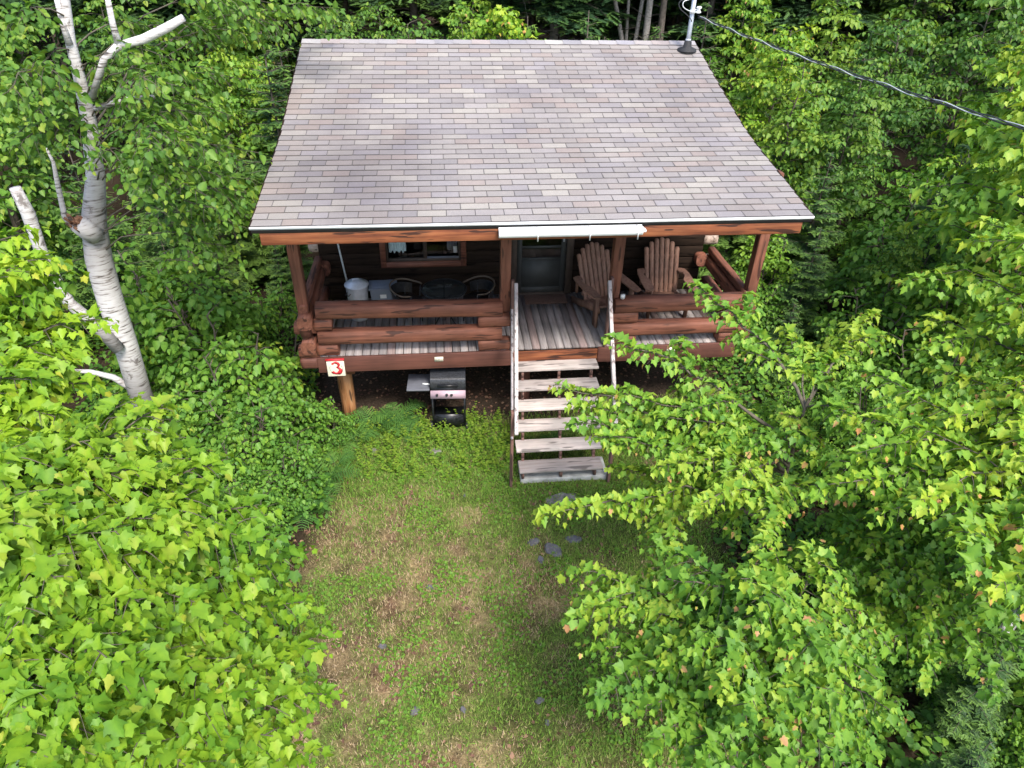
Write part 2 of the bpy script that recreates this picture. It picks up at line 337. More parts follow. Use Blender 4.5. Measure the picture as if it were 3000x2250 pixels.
def twig_leaves(lv,p,d,L,gap,size,pet,rs,t0,droop,tipyoung,flat,start=.15):
    n=max(1,int(L*(1-start)/gap)); u=np.linspace(start*L,L,n+1)
    pts=p+np.outer(u,d)-np.outer((u*u)*droop/max(L,.05),Zv)+Zv*.02
    side=np.cross(d,Zv);side=unit(side)
    for sg in (-1,1):
        m=len(u);j=(rs.random((m,3))-.5)
        D=d*.5+side*sg*.7-Zv*(.38+.6*rs.random((m,1)))+j*.6
        D/=np.linalg.norm(D,axis=1)[:,None]
        U=Zv*flat+D*.2+(rs.random((m,3))-.5)*.75
        S=size*(.65+.5*rs.random(m)); S[-1]*=.8
        t=np.clip(t0+(rs.random(m)-.5)*.42,0,.88); 
        if rs.random()<tipyoung: t[-1]=.9+.1*rs.random(); S[-1]*=.8
        lv.put(pts+D*pet*size,D,U,S,t)
def spray(lv,wb,P,twig,gap,lgap,size,rs,t0=.5,droop=.35,start=.2,pet=.5,tipyoung=.1,flat=1.,sub=True,rtw=.004):
    _,_,L=sample(P,np.array([0.]))
    s=np.arange(start*L,L,gap);
    if len(s)==0: return
    X,Tn,_=sample(P,s);sg=1
    for i in range(len(s)):
        f=s[i]/L;prof=min(1,(1-f)*1.7+.18)*(.55+.45*min(1,(f-start)*5))
        l=twig*prof*(.7+.6*rs.random());sg=-sg
        side=unit(np.cross(Tn[i],Zv)+1e-6)
        d=unit(side*sg*(.75+.3*rs.random())+Tn[i]*(.5+.4*rs.random())+Zv*(rs.random()-.45)*.5)
        if wb is not None: wb.tube([X[i],X[i]+d*l*.5-Zv*droop*l*.25,X[i]+d*l-Zv*droop*l],[rtw,rtw*.8,rtw*.4],3,caps=False)
        tt=t0+(rs.random()-.5)*.2
        twig_leaves(lv,X[i],d,l,lgap,size,pet,rs,tt,droop,tipyoung,flat)
        d3=unit(Tn[i]*.5+side*(rs.random()-.5)*1.6+Zv*.25);lv.put(np.array([X[i]+Zv*.03]*2),np.array([d3,d3*(.3,.3,1)-Tn[i]*.3+side*(rs.random()-.5)*1.5]),np.array([Zv+rs.normal(0,.25,3),Zv+rs.normal(0,.25,3)]),size*rs.uniform(.8,1.15,2),np.clip(tt+rs.normal(0,.1,2),0,.88))
        if sub and l>.32:
            for q in (.4,.65):
                d2=unit(d*.6+np.cross(d,Zv)*(1 if rs.random()<.5 else -1)*.8)
                twig_leaves(lv,X[i]+d*l*q-Zv*droop*l*q*q,d2,l*.5,lgap,size,pet,rs,tt,droop,tipyoung,flat)
    twig_leaves(lv,P[-1],unit(P[-1]-P[-2]),twig*.25,lgap,size,pet,rs,t0+.1,droop,tipyoung*2,flat,0)
def copy_tree(o,loc,rz,sc,label=None,parent=None):
    c=o.copy(); col.objects.link(c)
    if parent: c.parent=parent
    else:
        c.location=loc;c.rotation_euler=(0,0,rz);c.scale=(sc,sc,sc)
        if label: c['label']=label
    for ch in [x for x in o.children]: copy_tree(ch,None,0,1,None,c)
    return c

# ------------------------------------------------------------ ground: one sheet, fine where the lawn is
def vnoise(x,y,sc,seed):
    r=np.random.default_rng(seed).random((256,256)); x=np.asarray(x)/sc+100;y=np.asarray(y)/sc+100
    xi=np.floor(x).astype(int);yi=np.floor(y).astype(int);fx=x-xi;fy=y-yi;fx=fx*fx*(3-2*fx);fy=fy*fy*(3-2*fy)
    g=lambda a,b:r[a%256,b%256]
    return (g(xi,yi)*(1-fx)+g(xi+1,yi)*fx)*(1-fy)+(g(xi,yi+1)*(1-fx)+g(xi+1,yi+1)*fx)*fy
def fbm(x,y,sc,seed): return .5*vnoise(x,y,sc,seed)+.3*vnoise(x,y,sc/2.3,seed+1)+.2*vnoise(x,y,sc/5,seed+2)
def lawn_mask(x,y):      # 1 inside the mown clearing
    n=(fbm(x,y,.9,31)-.5)*1.1
    left=-3.25+.25*(y+3.5)*(y<-1)*.3; right=np.where(y>-1.4,3.9,2.5)
    d=np.minimum(np.minimum(x-left,right-x),.35-y+.25*(x>1.5)*4)
    return np.clip((d+n*.6)/.35,0,1)
def green_mask(x,y):     # how green the lawn is (else dry straw and bare soil)
    n=fbm(x,y,1.1,5); n2=fbm(x,y,.28,9)
    g=.64+1.7*(n-.5)+1.5*(n2-.5)
    g=g+.45*np.clip((y+2.6)/1.6,0,1)*(x<1.6)+.22*np.clip((x-.2)/.9,0,1)-.30*np.exp(-((x+1.9)/.8)**2-((y+3.8)/1.8)**2)-.12*np.exp(-((x+.6)/.9)**2-((y+3.6)/1.0)**2)-.1*(x>1.8)
    return np.clip(g,0,1)
def gz(x,y): return G+.05*(fbm(x,y,1.7,3)-.5)+.02*(fbm(x,y,.3,4)-.5)+0.0*x
xs=np.unique(np.concatenate([np.linspace(-90,-8,24),np.arange(-8,-4,.25),np.arange(-4,4.6,.05),np.arange(4.6,9,.25),np.linspace(9,90,24)]))
ys=np.unique(np.concatenate([np.linspace(-60,-8,12),np.arange(-8,1,.05),np.arange(1,8,.3),np.linspace(8,110,30)]))
X,Y=np.meshgrid(xs,ys); lm=lawn_mask(X,Y); gm=green_mask(X,Y); s=fbm(X,Y,.5,77)[...,None]
soil=np.array([.038,.027,.018])*(.6+.8*s); s2=fbm(X,Y,.13,78)[...,None]; rd=np.clip((fbm(X,Y,.45,88)-.52)*7,0,1)[...,None]; s=np.clip(.5+1.7*(.45*s+.55*s2-.5),0,1.2)
straw=(np.array([.255,.19,.105])*(1-rd)+np.array([.18,.105,.07])*rd)*(.4+1.15*s); grn=np.array([.115,.155,.04])*(.4+1.2*s)
lc=(straw*(1-gm[...,None])+grn*gm[...,None])*.78
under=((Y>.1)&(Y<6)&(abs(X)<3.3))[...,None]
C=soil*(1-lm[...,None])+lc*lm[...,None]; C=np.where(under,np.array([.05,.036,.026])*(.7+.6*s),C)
g=MB(); nx=len(xs);ny=len(ys); i=np.arange(ny-1)[:,None]*nx+np.arange(nx-1)[None]
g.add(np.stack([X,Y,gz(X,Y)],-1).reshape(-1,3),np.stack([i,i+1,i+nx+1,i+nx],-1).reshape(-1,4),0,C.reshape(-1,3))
tag(g.build('ground',M['ground'],smooth=True,attr='c'),kind='structure')
# grass
def blades(name,n,xr,yr,h,mask,seed,label,tintf):
    rs=np.random.default_rng(seed);x=rs.uniform(*xr,n);y=rs.uniform(*yr,n);k=rs.random(n)<mask(x,y);x=x[k];y=y[k];m=len(x)
    P=np.stack([x,y,gz(x,y)-.003],-1); a=rs.uniform(0,6.283,m);le=rs.uniform(.25,1.1,m)
    D=np.stack([np.cos(a)*le,np.sin(a)*le,np.ones(m)],-1);U=np.stack([np.cos(a),np.sin(a),np.zeros(m)],-1)+rs.normal(0,.5,(m,3))
    hh=h*(.45+.9*rs.random(m));V,F=T_BLADE
    mb=MB();place_leaves(mb,T_BLADE,P,D,U,hh,np.clip(tintf(x,y,rs),0,1))
    return tag(mb.build(name,M['grass']),label,'grass',kind='stuff')
def gt(x,y,rs): 
    g_=green_mask(x,y); return np.where(rs.random(len(x))<g_*1.05,.12+.42*rs.random(len(x)),.62+.38*rs.random(len(x)))
blades('lawn_grass',260000,(-4.2,4.2),(-7.6,.6),.055,lambda x,y:lawn_mask(x,y)*(.45+.55*green_mask(x,y))*(1-((abs(x-.52)<.66)&(abs(y+1.2)<.24))),11,'short patchy grass of green tufts and dry straw in the clearing',gt)
blades('grass_tufts',42000,(-3.4,4.0),(-7.0,.4),.075,lambda x,y:lawn_mask(x,y)*np.clip((fbm(x,y,.35,55)+.3*(y>-2.2)-.56)*5,0,1),12,'taller green grass tufts and clover growing in the clearing',lambda x,y,rs:.1+.4*rs.random(len(x)))
# fallen leaves and bits on the soil
rs=np.random.default_rng(3);n=16000;x=rs.uniform(-6,7,n);y=rs.uniform(-7.5,4,n);k=(rs.random(n)<.25+.6*(lawn_mask(x,y)<.5))&~((abs(x-.52)<.7)&(y>-1.5)&(y<0))
x,y=x[k],y[k];m=len(x);mb=MB();place_leaves(mb,T_OVAL,np.stack([x,y,gz(x,y)+.012],-1),rs.normal(0,1,(m,3))*(1,1,.15),Zv+rs.normal(0,.25,(m,3)),.035+.035*rs.random(m),rs.random(m))
tag(mb.build('leaf_litter',M['litter']),'brown fallen leaves scattered over the soil and lawn','leaf litter',kind='stuff')
# clover and small broad-leaved weeds in the lawn
rs=np.random.default_rng(4);n=60000;x=rs.uniform(-3.6,4,n);y=rs.uniform(-7.4,.3,n);k=(rs.random(n)<lawn_mask(x,y)*np.clip((fbm(x,y,.5,66)-.5+.12*(x>.1)+.10*(y>-2.4))*6,0,1))&~((abs(x-.52)<.7)&(y>-1.5))
x,y=x[k],y[k];m=len(x);mb=MB();place_leaves(mb,T_OVAL,np.stack([x,y,gz(x,y)+.01+.03*rs.random(m)],-1),rs.normal(0,1,(m,3))*(1,1,.3),Zv+rs.normal(0,.35,(m,3)),.024+.024*rs.random(m),.55+.4*rs.random(m))
tag(mb.build('clover',M['shrub']),'low clover and small round weeds in the lawn','weeds',kind='stuff')

# ------------------------------------------------------------ the log cabin
EY,EZ,KY,KZ,RY,RZ,BY,BZ=-1.406,3.832,.885,4.171,3.631,4.913,6.9,4.03
RX=3.223
cab=thing('log_cabin','brown log cabin on posts with a grey shingled roof over its front porch','cabin',(0,0,0))
# roof
def roofz(y):
    return EZ+(y-EY)/(KY-EY)*(KZ-EZ) if y<KY else (KZ+(y-KY)/(RY-KY)*(RZ-KZ) if y<RY else RZ+(y-RY)/(BY-RY)*(BZ-RZ))
rb=MB();prof=[(EY,EZ),(KY-.25,roofz(KY-.25)+.004),(KY,KZ+.012),(KY+.25,roofz(KY+.25)+.004),(RY,RZ),(BY,BZ)]
top=[(y,z-.012) for y,z in prof];bot=[(y,z-.075) for y,z in prof][::-1];ring=top+bot;nn=len(ring)
V=[(sx*RX,y,z) for sx in(-1,1) for y,z in ring]
rb.add(V,[(k,(k+1)%nn,nn+(k+1)%nn,nn+k) for k in range(nn)]);k=len(prof)
F=[]
for i in range(k-1):
    F+=[(i,nn-1-i,nn-2-i,i+1)];F+=[(nn+i,nn+i+1,nn+nn-2-i,nn+nn-1-i)]
rb.add(V,F); rf=rb.build('roof',M['dark'],cab)
# shingles: every tab its own wedge with its shadow line coloured into a dark butt edge, courses stepped
L1=math.hypot(KY-EY,KZ-EZ);L2=math.hypot(RY-KY,RZ-KZ);LT=L1+L2
def onroof(s):
    if s<L1: t=s/L1; y=EY+t*(KY-EY);z=EZ+t*(KZ-EZ)
    else: t=(s-L1)/L2; y=KY+t*(RY-KY);z=KZ+t*(RZ-KZ)
    z+=.012*math.exp(-((s-L1)/.3)**2); return y,z
sh=MB();rs=np.random.default_rng(21);NC=36;ex=LT/NC;tw=6.446/19.5
pal=[(.265,.25,.25),(.245,.23,.235),(.25,.238,.258),(.28,.24,.228),(.33,.315,.295),(.28,.265,.27),(.225,.215,.228),(.305,.29,.28),(.275,.25,.243)]
pw=np.array([3,2.4,2.2,1.8,1.5,3,1.0,1.8,2]);pw/=pw.sum()
for ci in range(NC):
    off=(0.,.5)[ci%2]*tw+rs.normal(0,.004)+.0*ci
    s0=ci*ex;s1=min(LT,(ci+1)*ex+.003); y0,z0=onroof(s0);y1,z1=onroof(s1)
    x=-RX+ -off; wav=rs.normal(0,.0018)
    while x<RX:
        xa=max(x+.0045,-RX-.004);xb=min(x+tw-.0045,RX+.004)
        if xb-xa>.02:
            c=(np.array(pal[rs.choice(9,p=pw)])*.78+.22*np.array((.265,.25,.252)))*np.array((.88,.85,.805))*(.93+.14*rs.random())
            dz=.012+rs.normal(0,.0012);ja=rs.normal(0,.0015)
            sh.add([(xa,y0+ja+wav,z0+dz),(xb,y0+ja+wav,z0+dz),(xb,y1,z1+.0025),(xa,y1,z1+.0025)],[(0,1,2,3)],0,c)
            sh.add([(xa,y0+ja+wav,z0-.004),(xb,y0+ja+wav,z0-.004),(xb,y0+ja+wav,z0+dz-.0005),(xa,y0+ja+wav,z0+dz-.0005)],[(0,1,2,3)],0,c*.35)
        x+=tw
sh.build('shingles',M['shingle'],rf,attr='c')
ul=MB()
pts=[onroof(s) for s in np.linspace(0,LT,24)]
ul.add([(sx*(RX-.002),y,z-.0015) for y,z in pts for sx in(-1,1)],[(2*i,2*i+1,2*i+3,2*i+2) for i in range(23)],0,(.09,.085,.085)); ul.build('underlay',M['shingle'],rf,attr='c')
rc=MB();x=-RX
while x<RX:       # ridge caps
    c=np.array(pal[rs.choice(9,p=pw)]);xb=min(x+.3,RX)
    for sg in(-1,1): rc.add([(x,RY,RZ+.022),(xb,RY,RZ+.016),(xb,RY+sg*.13,RZ-.026 if sg<0 else RZ-.022),(x,RY+sg*.13,RZ-.018 if sg<0 else RZ-.015)],[(0,1,2,3) if sg>0 else (3,2,1,0)],0,c)
    x+=.3
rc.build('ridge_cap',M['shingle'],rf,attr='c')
d=MB();d.box(-RX-.01,RX+.01,EY-.020,EY+.0,EZ-.028,EZ+.002);d.build('drip_edge',M['white'],rf)
for sg in(-1,1):
    r_=MB()
    for (ya,za),(yb,zb) in zip(prof[:4],prof[1:5]): r_.bar((sg*(RX+.009),ya,za-.05),(sg*(RX+.009),yb,zb-.05),.018,.10)
    r_.build('rake_trim',M['wall'],rf)
fb=MB();fb.box(-RX+.08,RX-.10,EY+.004,EY+.05,EZ-.22,EZ-.048);bevel(fb.build('fascia_board',M['fascia'],rf))
# gutter over the steps, with its clips
gu=MB();x0,x1=-.50,1.16;arc=[(-.055*math.cos(a)-.0,-.07*math.sin(a)) for a in np.linspace(0,math.pi,9)]
pr_=[(EY-.10+.0,EZ-.055),(EY-.118,EZ-.075),(EY-.12,EZ-.11),(EY-.105,EZ-.145),(EY-.06,EZ-.165),(EY-.028,EZ-.165),(EY-.024,EZ-.055)]
n=len(pr_);inn=[(y+(.006 if y<EY-.06 else -.004),z+.006) for y,z in pr_]
gu.add([(x,y,z) for x in(x0,x1) for y,z in pr_],[(k,k+1,n+k+1,n+k) for k in range(n-1)])
gu.add([(x,y,z) for x in(x0,x1) for y,z in inn],[(k+1,k,n+k,n+k+1) for k in range(n-1)])
for x in(x0,x1): gu.add([(x,y,z) for y,z in pr_],[tuple(range(n))])
gu.box(x1,x1+.035,EY-.112,EY-.03,EZ-.11,EZ-.085)
gu_=gu.build('gutter',M['white'],cab)
for x in(-.06,.54,1.1):
    c_=MB();c_.box(x-.008,x+.008,EY-.128,EY-.02,EZ-.058,EZ-.048);c_.box(x-.006,x+.006,EY-.126,EY-.12,EZ-.19,EZ-.05);c_.build('clip',M['white'],gu_)
# rafters and plate under the porch roof
for x in np.linspace(-2.95,2.95,9):
    r_=MB();r_.bar((x,EY+.06,roofz(EY+.06)-.15),(x,1.75,roofz(1.75)-.15),.05,.14);r_.build('rafter',M['walls'],rf)
pb=MB();pb.box(-3.28,3.5,.04,.20,3.66,3.86);pb.build('porch_plate',M['red_x'],cab)
# deck
WY=1.81;DX0,DX1=-3.0,3.36
dk=MB();x=DX0;rs=np.random.default_rng(8)
while x<DX1-.02:
    xb=min(x+.118,DX1);dk.box(x+.0035,xb-.0035,.005+rs.random()*.006,WY+.1,DZ-.035,DZ+rs.normal(0,.0008),tint=(1 if rs.random()<.10 else rs.random()*.9));x+=.1218
dk.build('deck_floor',M['deck'],cab)
bm_=MB();bm_.box(-3.044,-.165,-.045,.0,.975,DZ-.008);o=bevel(bm_.build('rim_beam',M['beam'],cab))
bm_=MB();bm_.box(1.17,3.352,-.045,.0,.975,DZ-.008);bevel(bm_.build('rim_beam',M['beam'],cab))
bm_=MB();bm_.box(-.163,1.168,-.03,.0,1.02,DZ-.037);bevel(bm_.build('riser_board',M['fascia'],cab))
bm_=MB()
for x in np.linspace(-2.9,3.25,11): bm_.box(x-.02,x+.02,.02,5.9,1.0,DZ-.037)
bm_.build('floor_joists',M['dark'],cab)
bm_=MB();bm_.box(-3.1,3.45,.5,.62,.80,.995);bm_.build('cross_beam',M['beam'],cab)
bm_=MB();bm_.box(-3.1,3.45,3.1,3.25,.80,.995);bm_.build('cross_beam',M['beam'],cab)
# sole logs poking out under the deck at the left, foundation posts
for x,y,nm in((-2.76,.40,'post'),(3.06,.72,'beam'),(.1,.55,'beam'),(-2.75,3.2,'beam'),(3.0,3.2,'beam'),(0.2,3.2,'beam')):
    p=MB();rs=np.random.default_rng(int(x*10)+50);p.tube([(x,y,G-.1),(x+.01,y,.1),(x,y,.45),(x,y,.80)],[.125,.115,.12,.115],14,wob=.05,rs=rs)
    p.build('foundation_post',M[nm],cab,smooth=True)
p=MB();p.box(-2.98,-2.58,.3,.52,.70,.80);p.build('post_cap',M['red_x'],cab)
# porch posts
for x in(-3.144,-.261,1.352,3.453):
    p=MB();zb=1.86 if abs(x)<3 else 1.55;p.box(x-.075,x+.075,.05,.20,zb,3.66);bevel(p.build('porch_post',M['red_z'],cab),.01)
    if abs(x)<3:
        pass
p=MB();p.tube([(-3.144,.02,1.90),(-3.144,.02,1.60)],[.09,.09],8);p.build('post_end',M['beam'],cab)
# railing logs: sq = a rounded square section
def log(name,a,b,r,mat,end=None,parent=cab,sq=.62,sides=16,seed=0):
    m=MB();rs=np.random.default_rng(seed+int(abs(a[0]*31+a[2]*17)*10));a=np.array(a,float);b=np.array(b,float)
    pts=[a+(b-a)*t+ (rs.random(3)-.5)*.006 for t in np.linspace(0,1,8)]
    rr=[r*(1+(rs.random()-.5)*.04) for _ in pts];rr[0]*=.985;rr[-1]*=.985
    m.tube(pts,rr,sides,sq=sq);o=m.build(name,mat,parent)
    o.data.polygons.foreach_set('use_smooth',[len(p.vertices)==4 for p in o.data.polygons]); return o
yR=.06
log('railing_log',(-2.96,yR,1.985),(-.31,yR,1.935),.118,M['red_x'])
log('railing_log',(-2.98,yR,1.55),(-.31,yR,1.525),.112,M['red_x'],seed=3)
log('railing_log',(1.36,yR,1.925),(3.36,yR,1.925),.118,M['red_x'],seed=5)
log('railing_log',(1.33,yR,1.515),(3.36,yR,1.515),.112,M['red_x'],seed=6)
for x0,x1,z in((-3.02,-2.76,1.765),(-3.02,-2.72,1.34),(-.66,-.19,1.735),(-.66,-.19,1.325),(1.29,1.73,1.725),(1.37,1.74,1.325),(3.05,3.40,1.725),(3.05,3.40,1.325)):
    log('railing_spacer',(x0,yR+.005,z),(x1,yR+.005,z),.098,M['red_x'],seed=int(z*100))
for sx,x in((-1,-3.13),(1,3.40)):
    for z,r in((1.84,.105),(1.44,.105)): log('side_railing_log',(x,-.10,z),(x,WY-.12,z),r,M['red_y'])
    log('side_railing_log',(x,.0,2.02),(x,WY-.12,2.02),.06,M['red_y'])
for z in(1.70,1.28): log('log_end_stub',(-3.30,.10,z),(-2.99,.10,z),.10,M['red_x'])
log('log_end_stub',(-3.28,.07,1.12),(-3.04,.07,1.12),.10,M['beam'])
# front wall of logs round the window and door openings
courses=[(DZ+.0+.205*i,DZ+.205*(i+1)) for i in range(13)]
WIN=(-2.06,-.84,1.90,2.95);DOOR=(.09,.93,DZ,3.24)
fw=MB()
def wall_log(mb,xa,xb,z0,z1,y,ax=0):
    h=(z1-z0)/2;zc=(z0+z1)/2;prof=[(.10,-h),(-.02,-h),(-.040,-h*.93),(-.05,-h*.8),(-.05,h*.8),(-.040,h*.93),(-.02,h-.002),(.10,h-.002)]
    n=len(prof)
    f=(lambda s,py,pz:(s,y+py,zc+pz)) if ax==0 else (lambda s,py,pz:(y+py,s,zc+pz))
    mb.add([f(s,a,b) for s in(xa,xb) for a,b in prof],[(k,k+1,n+k+1,n+k) if ax==0 else (k+1,k,n+k,n+k+1) for k in range(n-1)]);mb.add([f(s,a,b) for s in(xa,xb) for a,b in prof],[tuple(range(n)),tuple(range(2*n-1,n-1,-1))])
for z0,z1 in courses:
    segs=[(-3.12,3.28)]
    for (a,b,c,d_) in(WIN,DOOR):
        if z0<d_-.02 and z1>c+.02: segs=[q for s_ in segs for q in ((s_[0],min(s_[1],a)),(max(s_[0],b),s_[1])) if q[1]-q[0]>.01]
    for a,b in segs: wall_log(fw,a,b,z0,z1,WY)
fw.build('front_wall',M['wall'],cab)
for i,(z0,z1) in enumerate(courses[2:]):
    zc=(z0+z1)/2
    if i%2==1: continue
    log('log_end',(3.28,WY+.04,zc),(3.46+.03*((i*7)%3),WY+.04,zc),.105,M['logend'],sq=.9)
    log('log_end',(-3.12,WY+.04,zc),(-3.24-.03*((i*5)%3),WY+.04,zc),.085,M['logend'],sq=.9)
for sx,x in((-1,-3.06),(1,3.24)):
    sw=MB()
    for i in range(13):
        z0=DZ+.205*i-.1;z1=z0+.205;n=6
        sw.box(x-.06,x+.06,WY+.10,5.9,z0+.004,z1-.004)
    # gable
    sw.add([(x,WY+.1,DZ+2.55),(x,5.9,DZ+2.55),(x,5.9,roofz(5.9)-.08),(x,RY,RZ-.08),(x,WY+.1,roofz(WY+.1)-.08)],[(0,1,2,3,4)])
    sw.build('side_wall',M['walls'],cab)
    log('log_end',(x,WY-.22,1.86+.0),(x,WY-.05,1.86),.10,M['red_y'])
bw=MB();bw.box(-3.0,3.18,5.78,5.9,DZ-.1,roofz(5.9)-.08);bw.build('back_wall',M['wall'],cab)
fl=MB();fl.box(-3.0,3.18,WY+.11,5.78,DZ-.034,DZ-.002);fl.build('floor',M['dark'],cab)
# window
wi=MB();a,b,c,d_=WIN
wi.box(a-.09,a,WY-.075,WY+.0,c-.09,d_+.09);wi.box(b,b+.09,WY-.075,WY,c-.09,d_+.09);wi.box(a,b,WY-.075,WY,c-.09,c);wi.box(a,b,WY-.075,WY,d_,d_+.09)
wn=wi.build('window',M['red_x'],cab)
f=MB();mid=-1.42
for x0,x1,z0,z1 in((a,a+.035,c,d_),(b-.035,b,c,d_),(a+.035,b-.035,c,c+.045),(a+.035,b-.035,d_-.04,d_),(mid-.03,mid+.03,c+.045,d_-.04)): f.box(x0,x1,WY-.03,WY+.03,z0,z1)
f.build('frame',M['dframe'],wn)
f=MB();f.box(mid+.03,b-.035,WY-.05,WY-.035,c+.05,c+.085);f.build('sash_rail',M['grey'],wn)
for x0,x1 in((a+.036,mid-.031),(mid+.031,b-.036)):
    p=MB();p.add([(x0,WY+.004,c+.046),(x1,WY+.004,c+.046),(x1,WY+.004,d_-.041),(x0,WY+.004,d_-.041)],[(0,1,2,3)]);p.build('pane',M['glass'],wn)
p=MB();xs_=np.linspace(a+.05,a+.33,29);zz=np.linspace(c+.13,d_-.02,6)
p.add([(x,WY+.07+.016*math.sin(k*1.35),z-(.02*math.sin(k*.9) if z<c+.2 else 0)) for z in zz for k,x in enumerate(xs_)],[(r_*29+k,r_*29+k+1,(r_+1)*29+k+1,(r_+1)*29+k) for r_ in range(5) for k in range(28)]);p.build('curtain',M['curtain'],wn,smooth=True)
p=MB();xs_=np.linspace(b-.22,b-.05,19)
p.add([(x,WY+.09+.014*math.sin(k*1.35),z) for z in zz for k,x in enumerate(xs_)],[(r_*19+k,r_*19+k+1,(r_+1)*19+k+1,(r_+1)*19+k) for r_ in range(5) for k in range(18)]);p.build('curtain',M['grey'],wn,smooth=True)
p=MB();p.box(b-.12,b-.06,WY+.05,WY+.06,c+.10,c+.21);p.build('paper_notice',M['white'],wn)
# door
do=MB();a,b,c,d_=DOOR
do.box(a-.09,a,WY-.085,WY-.0,c+.002,d_+.09);do.box(b,b+.11,WY-.085,WY-.0,c+.002,d_+.09);do.box(a,b,WY-.085,WY-.0,d_,d_+.09)
dr=do.build('door',M['dframe'],cab)
f=MB();f.box(a+.004,a+.09,WY-.03,WY+.0,c+.02,d_-.004);f.box(b-.09,b-.004,WY-.03,WY+.0,c+.02,d_-.004);f.box(a+.09,b-.09,WY-.03,WY,c+.02,c+.12);f.box(a+.09,b-.09,WY-.018,WY-.004,c+.12,c+.62);f.box(a+.09,b-.09,WY-.03,WY,c+.62,c+.66);f.box(a+.09,b-.09,WY-.026,WY-.004,c+.83,c+.875);f.box(a+.09,b-.09,WY-.03,WY,d_-.1,d_-.004)
f.build('screen_panel',M['door'],dr)
f=MB();f.add([(a+.09,WY-.012,c+.66),(b-.09,WY-.012,c+.66),(b-.09,WY-.012,d_-.1),(a+.09,WY-.012,d_-.1)],[(0,1,2,3)]);f.build('pane',M['glass'],dr)
f=MB();f.box(b-.07,b-.045,WY-.06,WY-.03,c+.95,c+1.08);f.build('handle',M['galv'],dr)
f=MB();f.box(a,b,WY-.09,WY+.1,c+.001,c+.018);f.build('threshold',M['dframe'],dr)
# service tags on the beam
for (x0,x1,z0,z1,txt) in((-1.325,-1.195,1.105,1.185,'III'),(2.25,2.385,1.11,1.20,'A 20')):
    t_=MB();t_.box(x0,x1,-.052,-.046,z0,z1);tg=tag(t_.build('tag_plate',M['cream']),'small cream tag plate screwed to the beam '+('below the left railing, above the grill' if x0<0 else 'right of the steps, lettered in grey'),'tag plate')
    cu=bpy.data.curves.new('lettering','FONT');cu.body=txt;cu.size=.05 if x0>0 else .045;cu.extrude=.0008;cu.align_x='CENTER';cu.align_y='CENTER'
    to=bpy.data.objects.new('lettering',cu);col.objects.link(to);to.location=((x0+x1)/2,-.0535,(z0+z1)/2);to.rotation_euler=(R(90),0,0);cu.materials.append(M['greypaint']);mm=bpy.data.meshes.new_from_object(to);mw=(to.location.copy(),to.rotation_euler.copy());bpy.data.objects.remove(to);to=bpy.data.objects.new('lettering',mm);col.objects.link(to);to.location,to.rotation_euler=mw;to.parent=tg
# number sign
sg=thing('number_sign','square cream board with a red number 3 on the left end of the deck beam','sign',(-2.785,-.075,1.075))
b_=MB();b_.box(-.128,.128,-.0,.022,-.148,.132);bevel(b_.build('board',M['cream'],sg),.004)
b_=MB();b_.box(-.135,.135,-.012,.03,.132,.152);b_.build('top_edge',M['redpaint'],sg)
def arcstroke(pts,wd,mat,name,yy):
    m=MB();n=len(pts)
    P=np.array(pts,float);T=np.gradient(P,axis=0);T/=np.linalg.norm(T,axis=1)[:,None];Nn=np.stack([-T[:,1],T[:,0]],1)
    A_=P+Nn*np.array(wd)[:,None];B_=P-Nn*np.array(wd)[:,None];V=[]
    for y in(yy,yy-.003):
        V+=[(q[0],y,q[1]) for q in A_]+[(q[0],y,q[1]) for q in B_]
    F=[(2*n+i,2*n+i+1,3*n+i+1,3*n+i) for i in range(n-1)]+[(i,i+1,2*n+i+1,2*n+i) for i in range(n-1)]+[(n+i+1,n+i,3*n+i,3*n+i+1) for i in range(n-1)]
    m.add(V,F);return m.build(name,mat,sg)
up_=[(.0+.048*math.cos(a),.052+.042*math.sin(a)) for a in np.linspace(R(165),R(-80),16)]
lo_=[(.004+.062*math.cos(a),-.045+.052*math.sin(a)) for a in np.linspace(R(82),R(-165),18)]
arcstroke(up_,[.017]*2+[.013]*3+[.021]*6+[.015]*3+[.009]*2,M['redpaint'],'numeral',-.001)
arcstroke(lo_,[.010]*2+[.019]*3+[.029]*6+[.018]*4+[.023]*3,M['redpaint'],'numeral',-.001)
arcstroke([(.004+.092*math.cos(a),-.008+.094*math.sin(a)) for a in np.linspace(R(150),R(215),9)],[.004]*9,M['greypaint'],'scroll',-.001)
arcstroke([(.004+.092*math.cos(a),-.008+.094*math.sin(a)) for a in np.linspace(R(30),R(-35),9)],[.004]*9,M['greypaint'],'scroll',-.001)

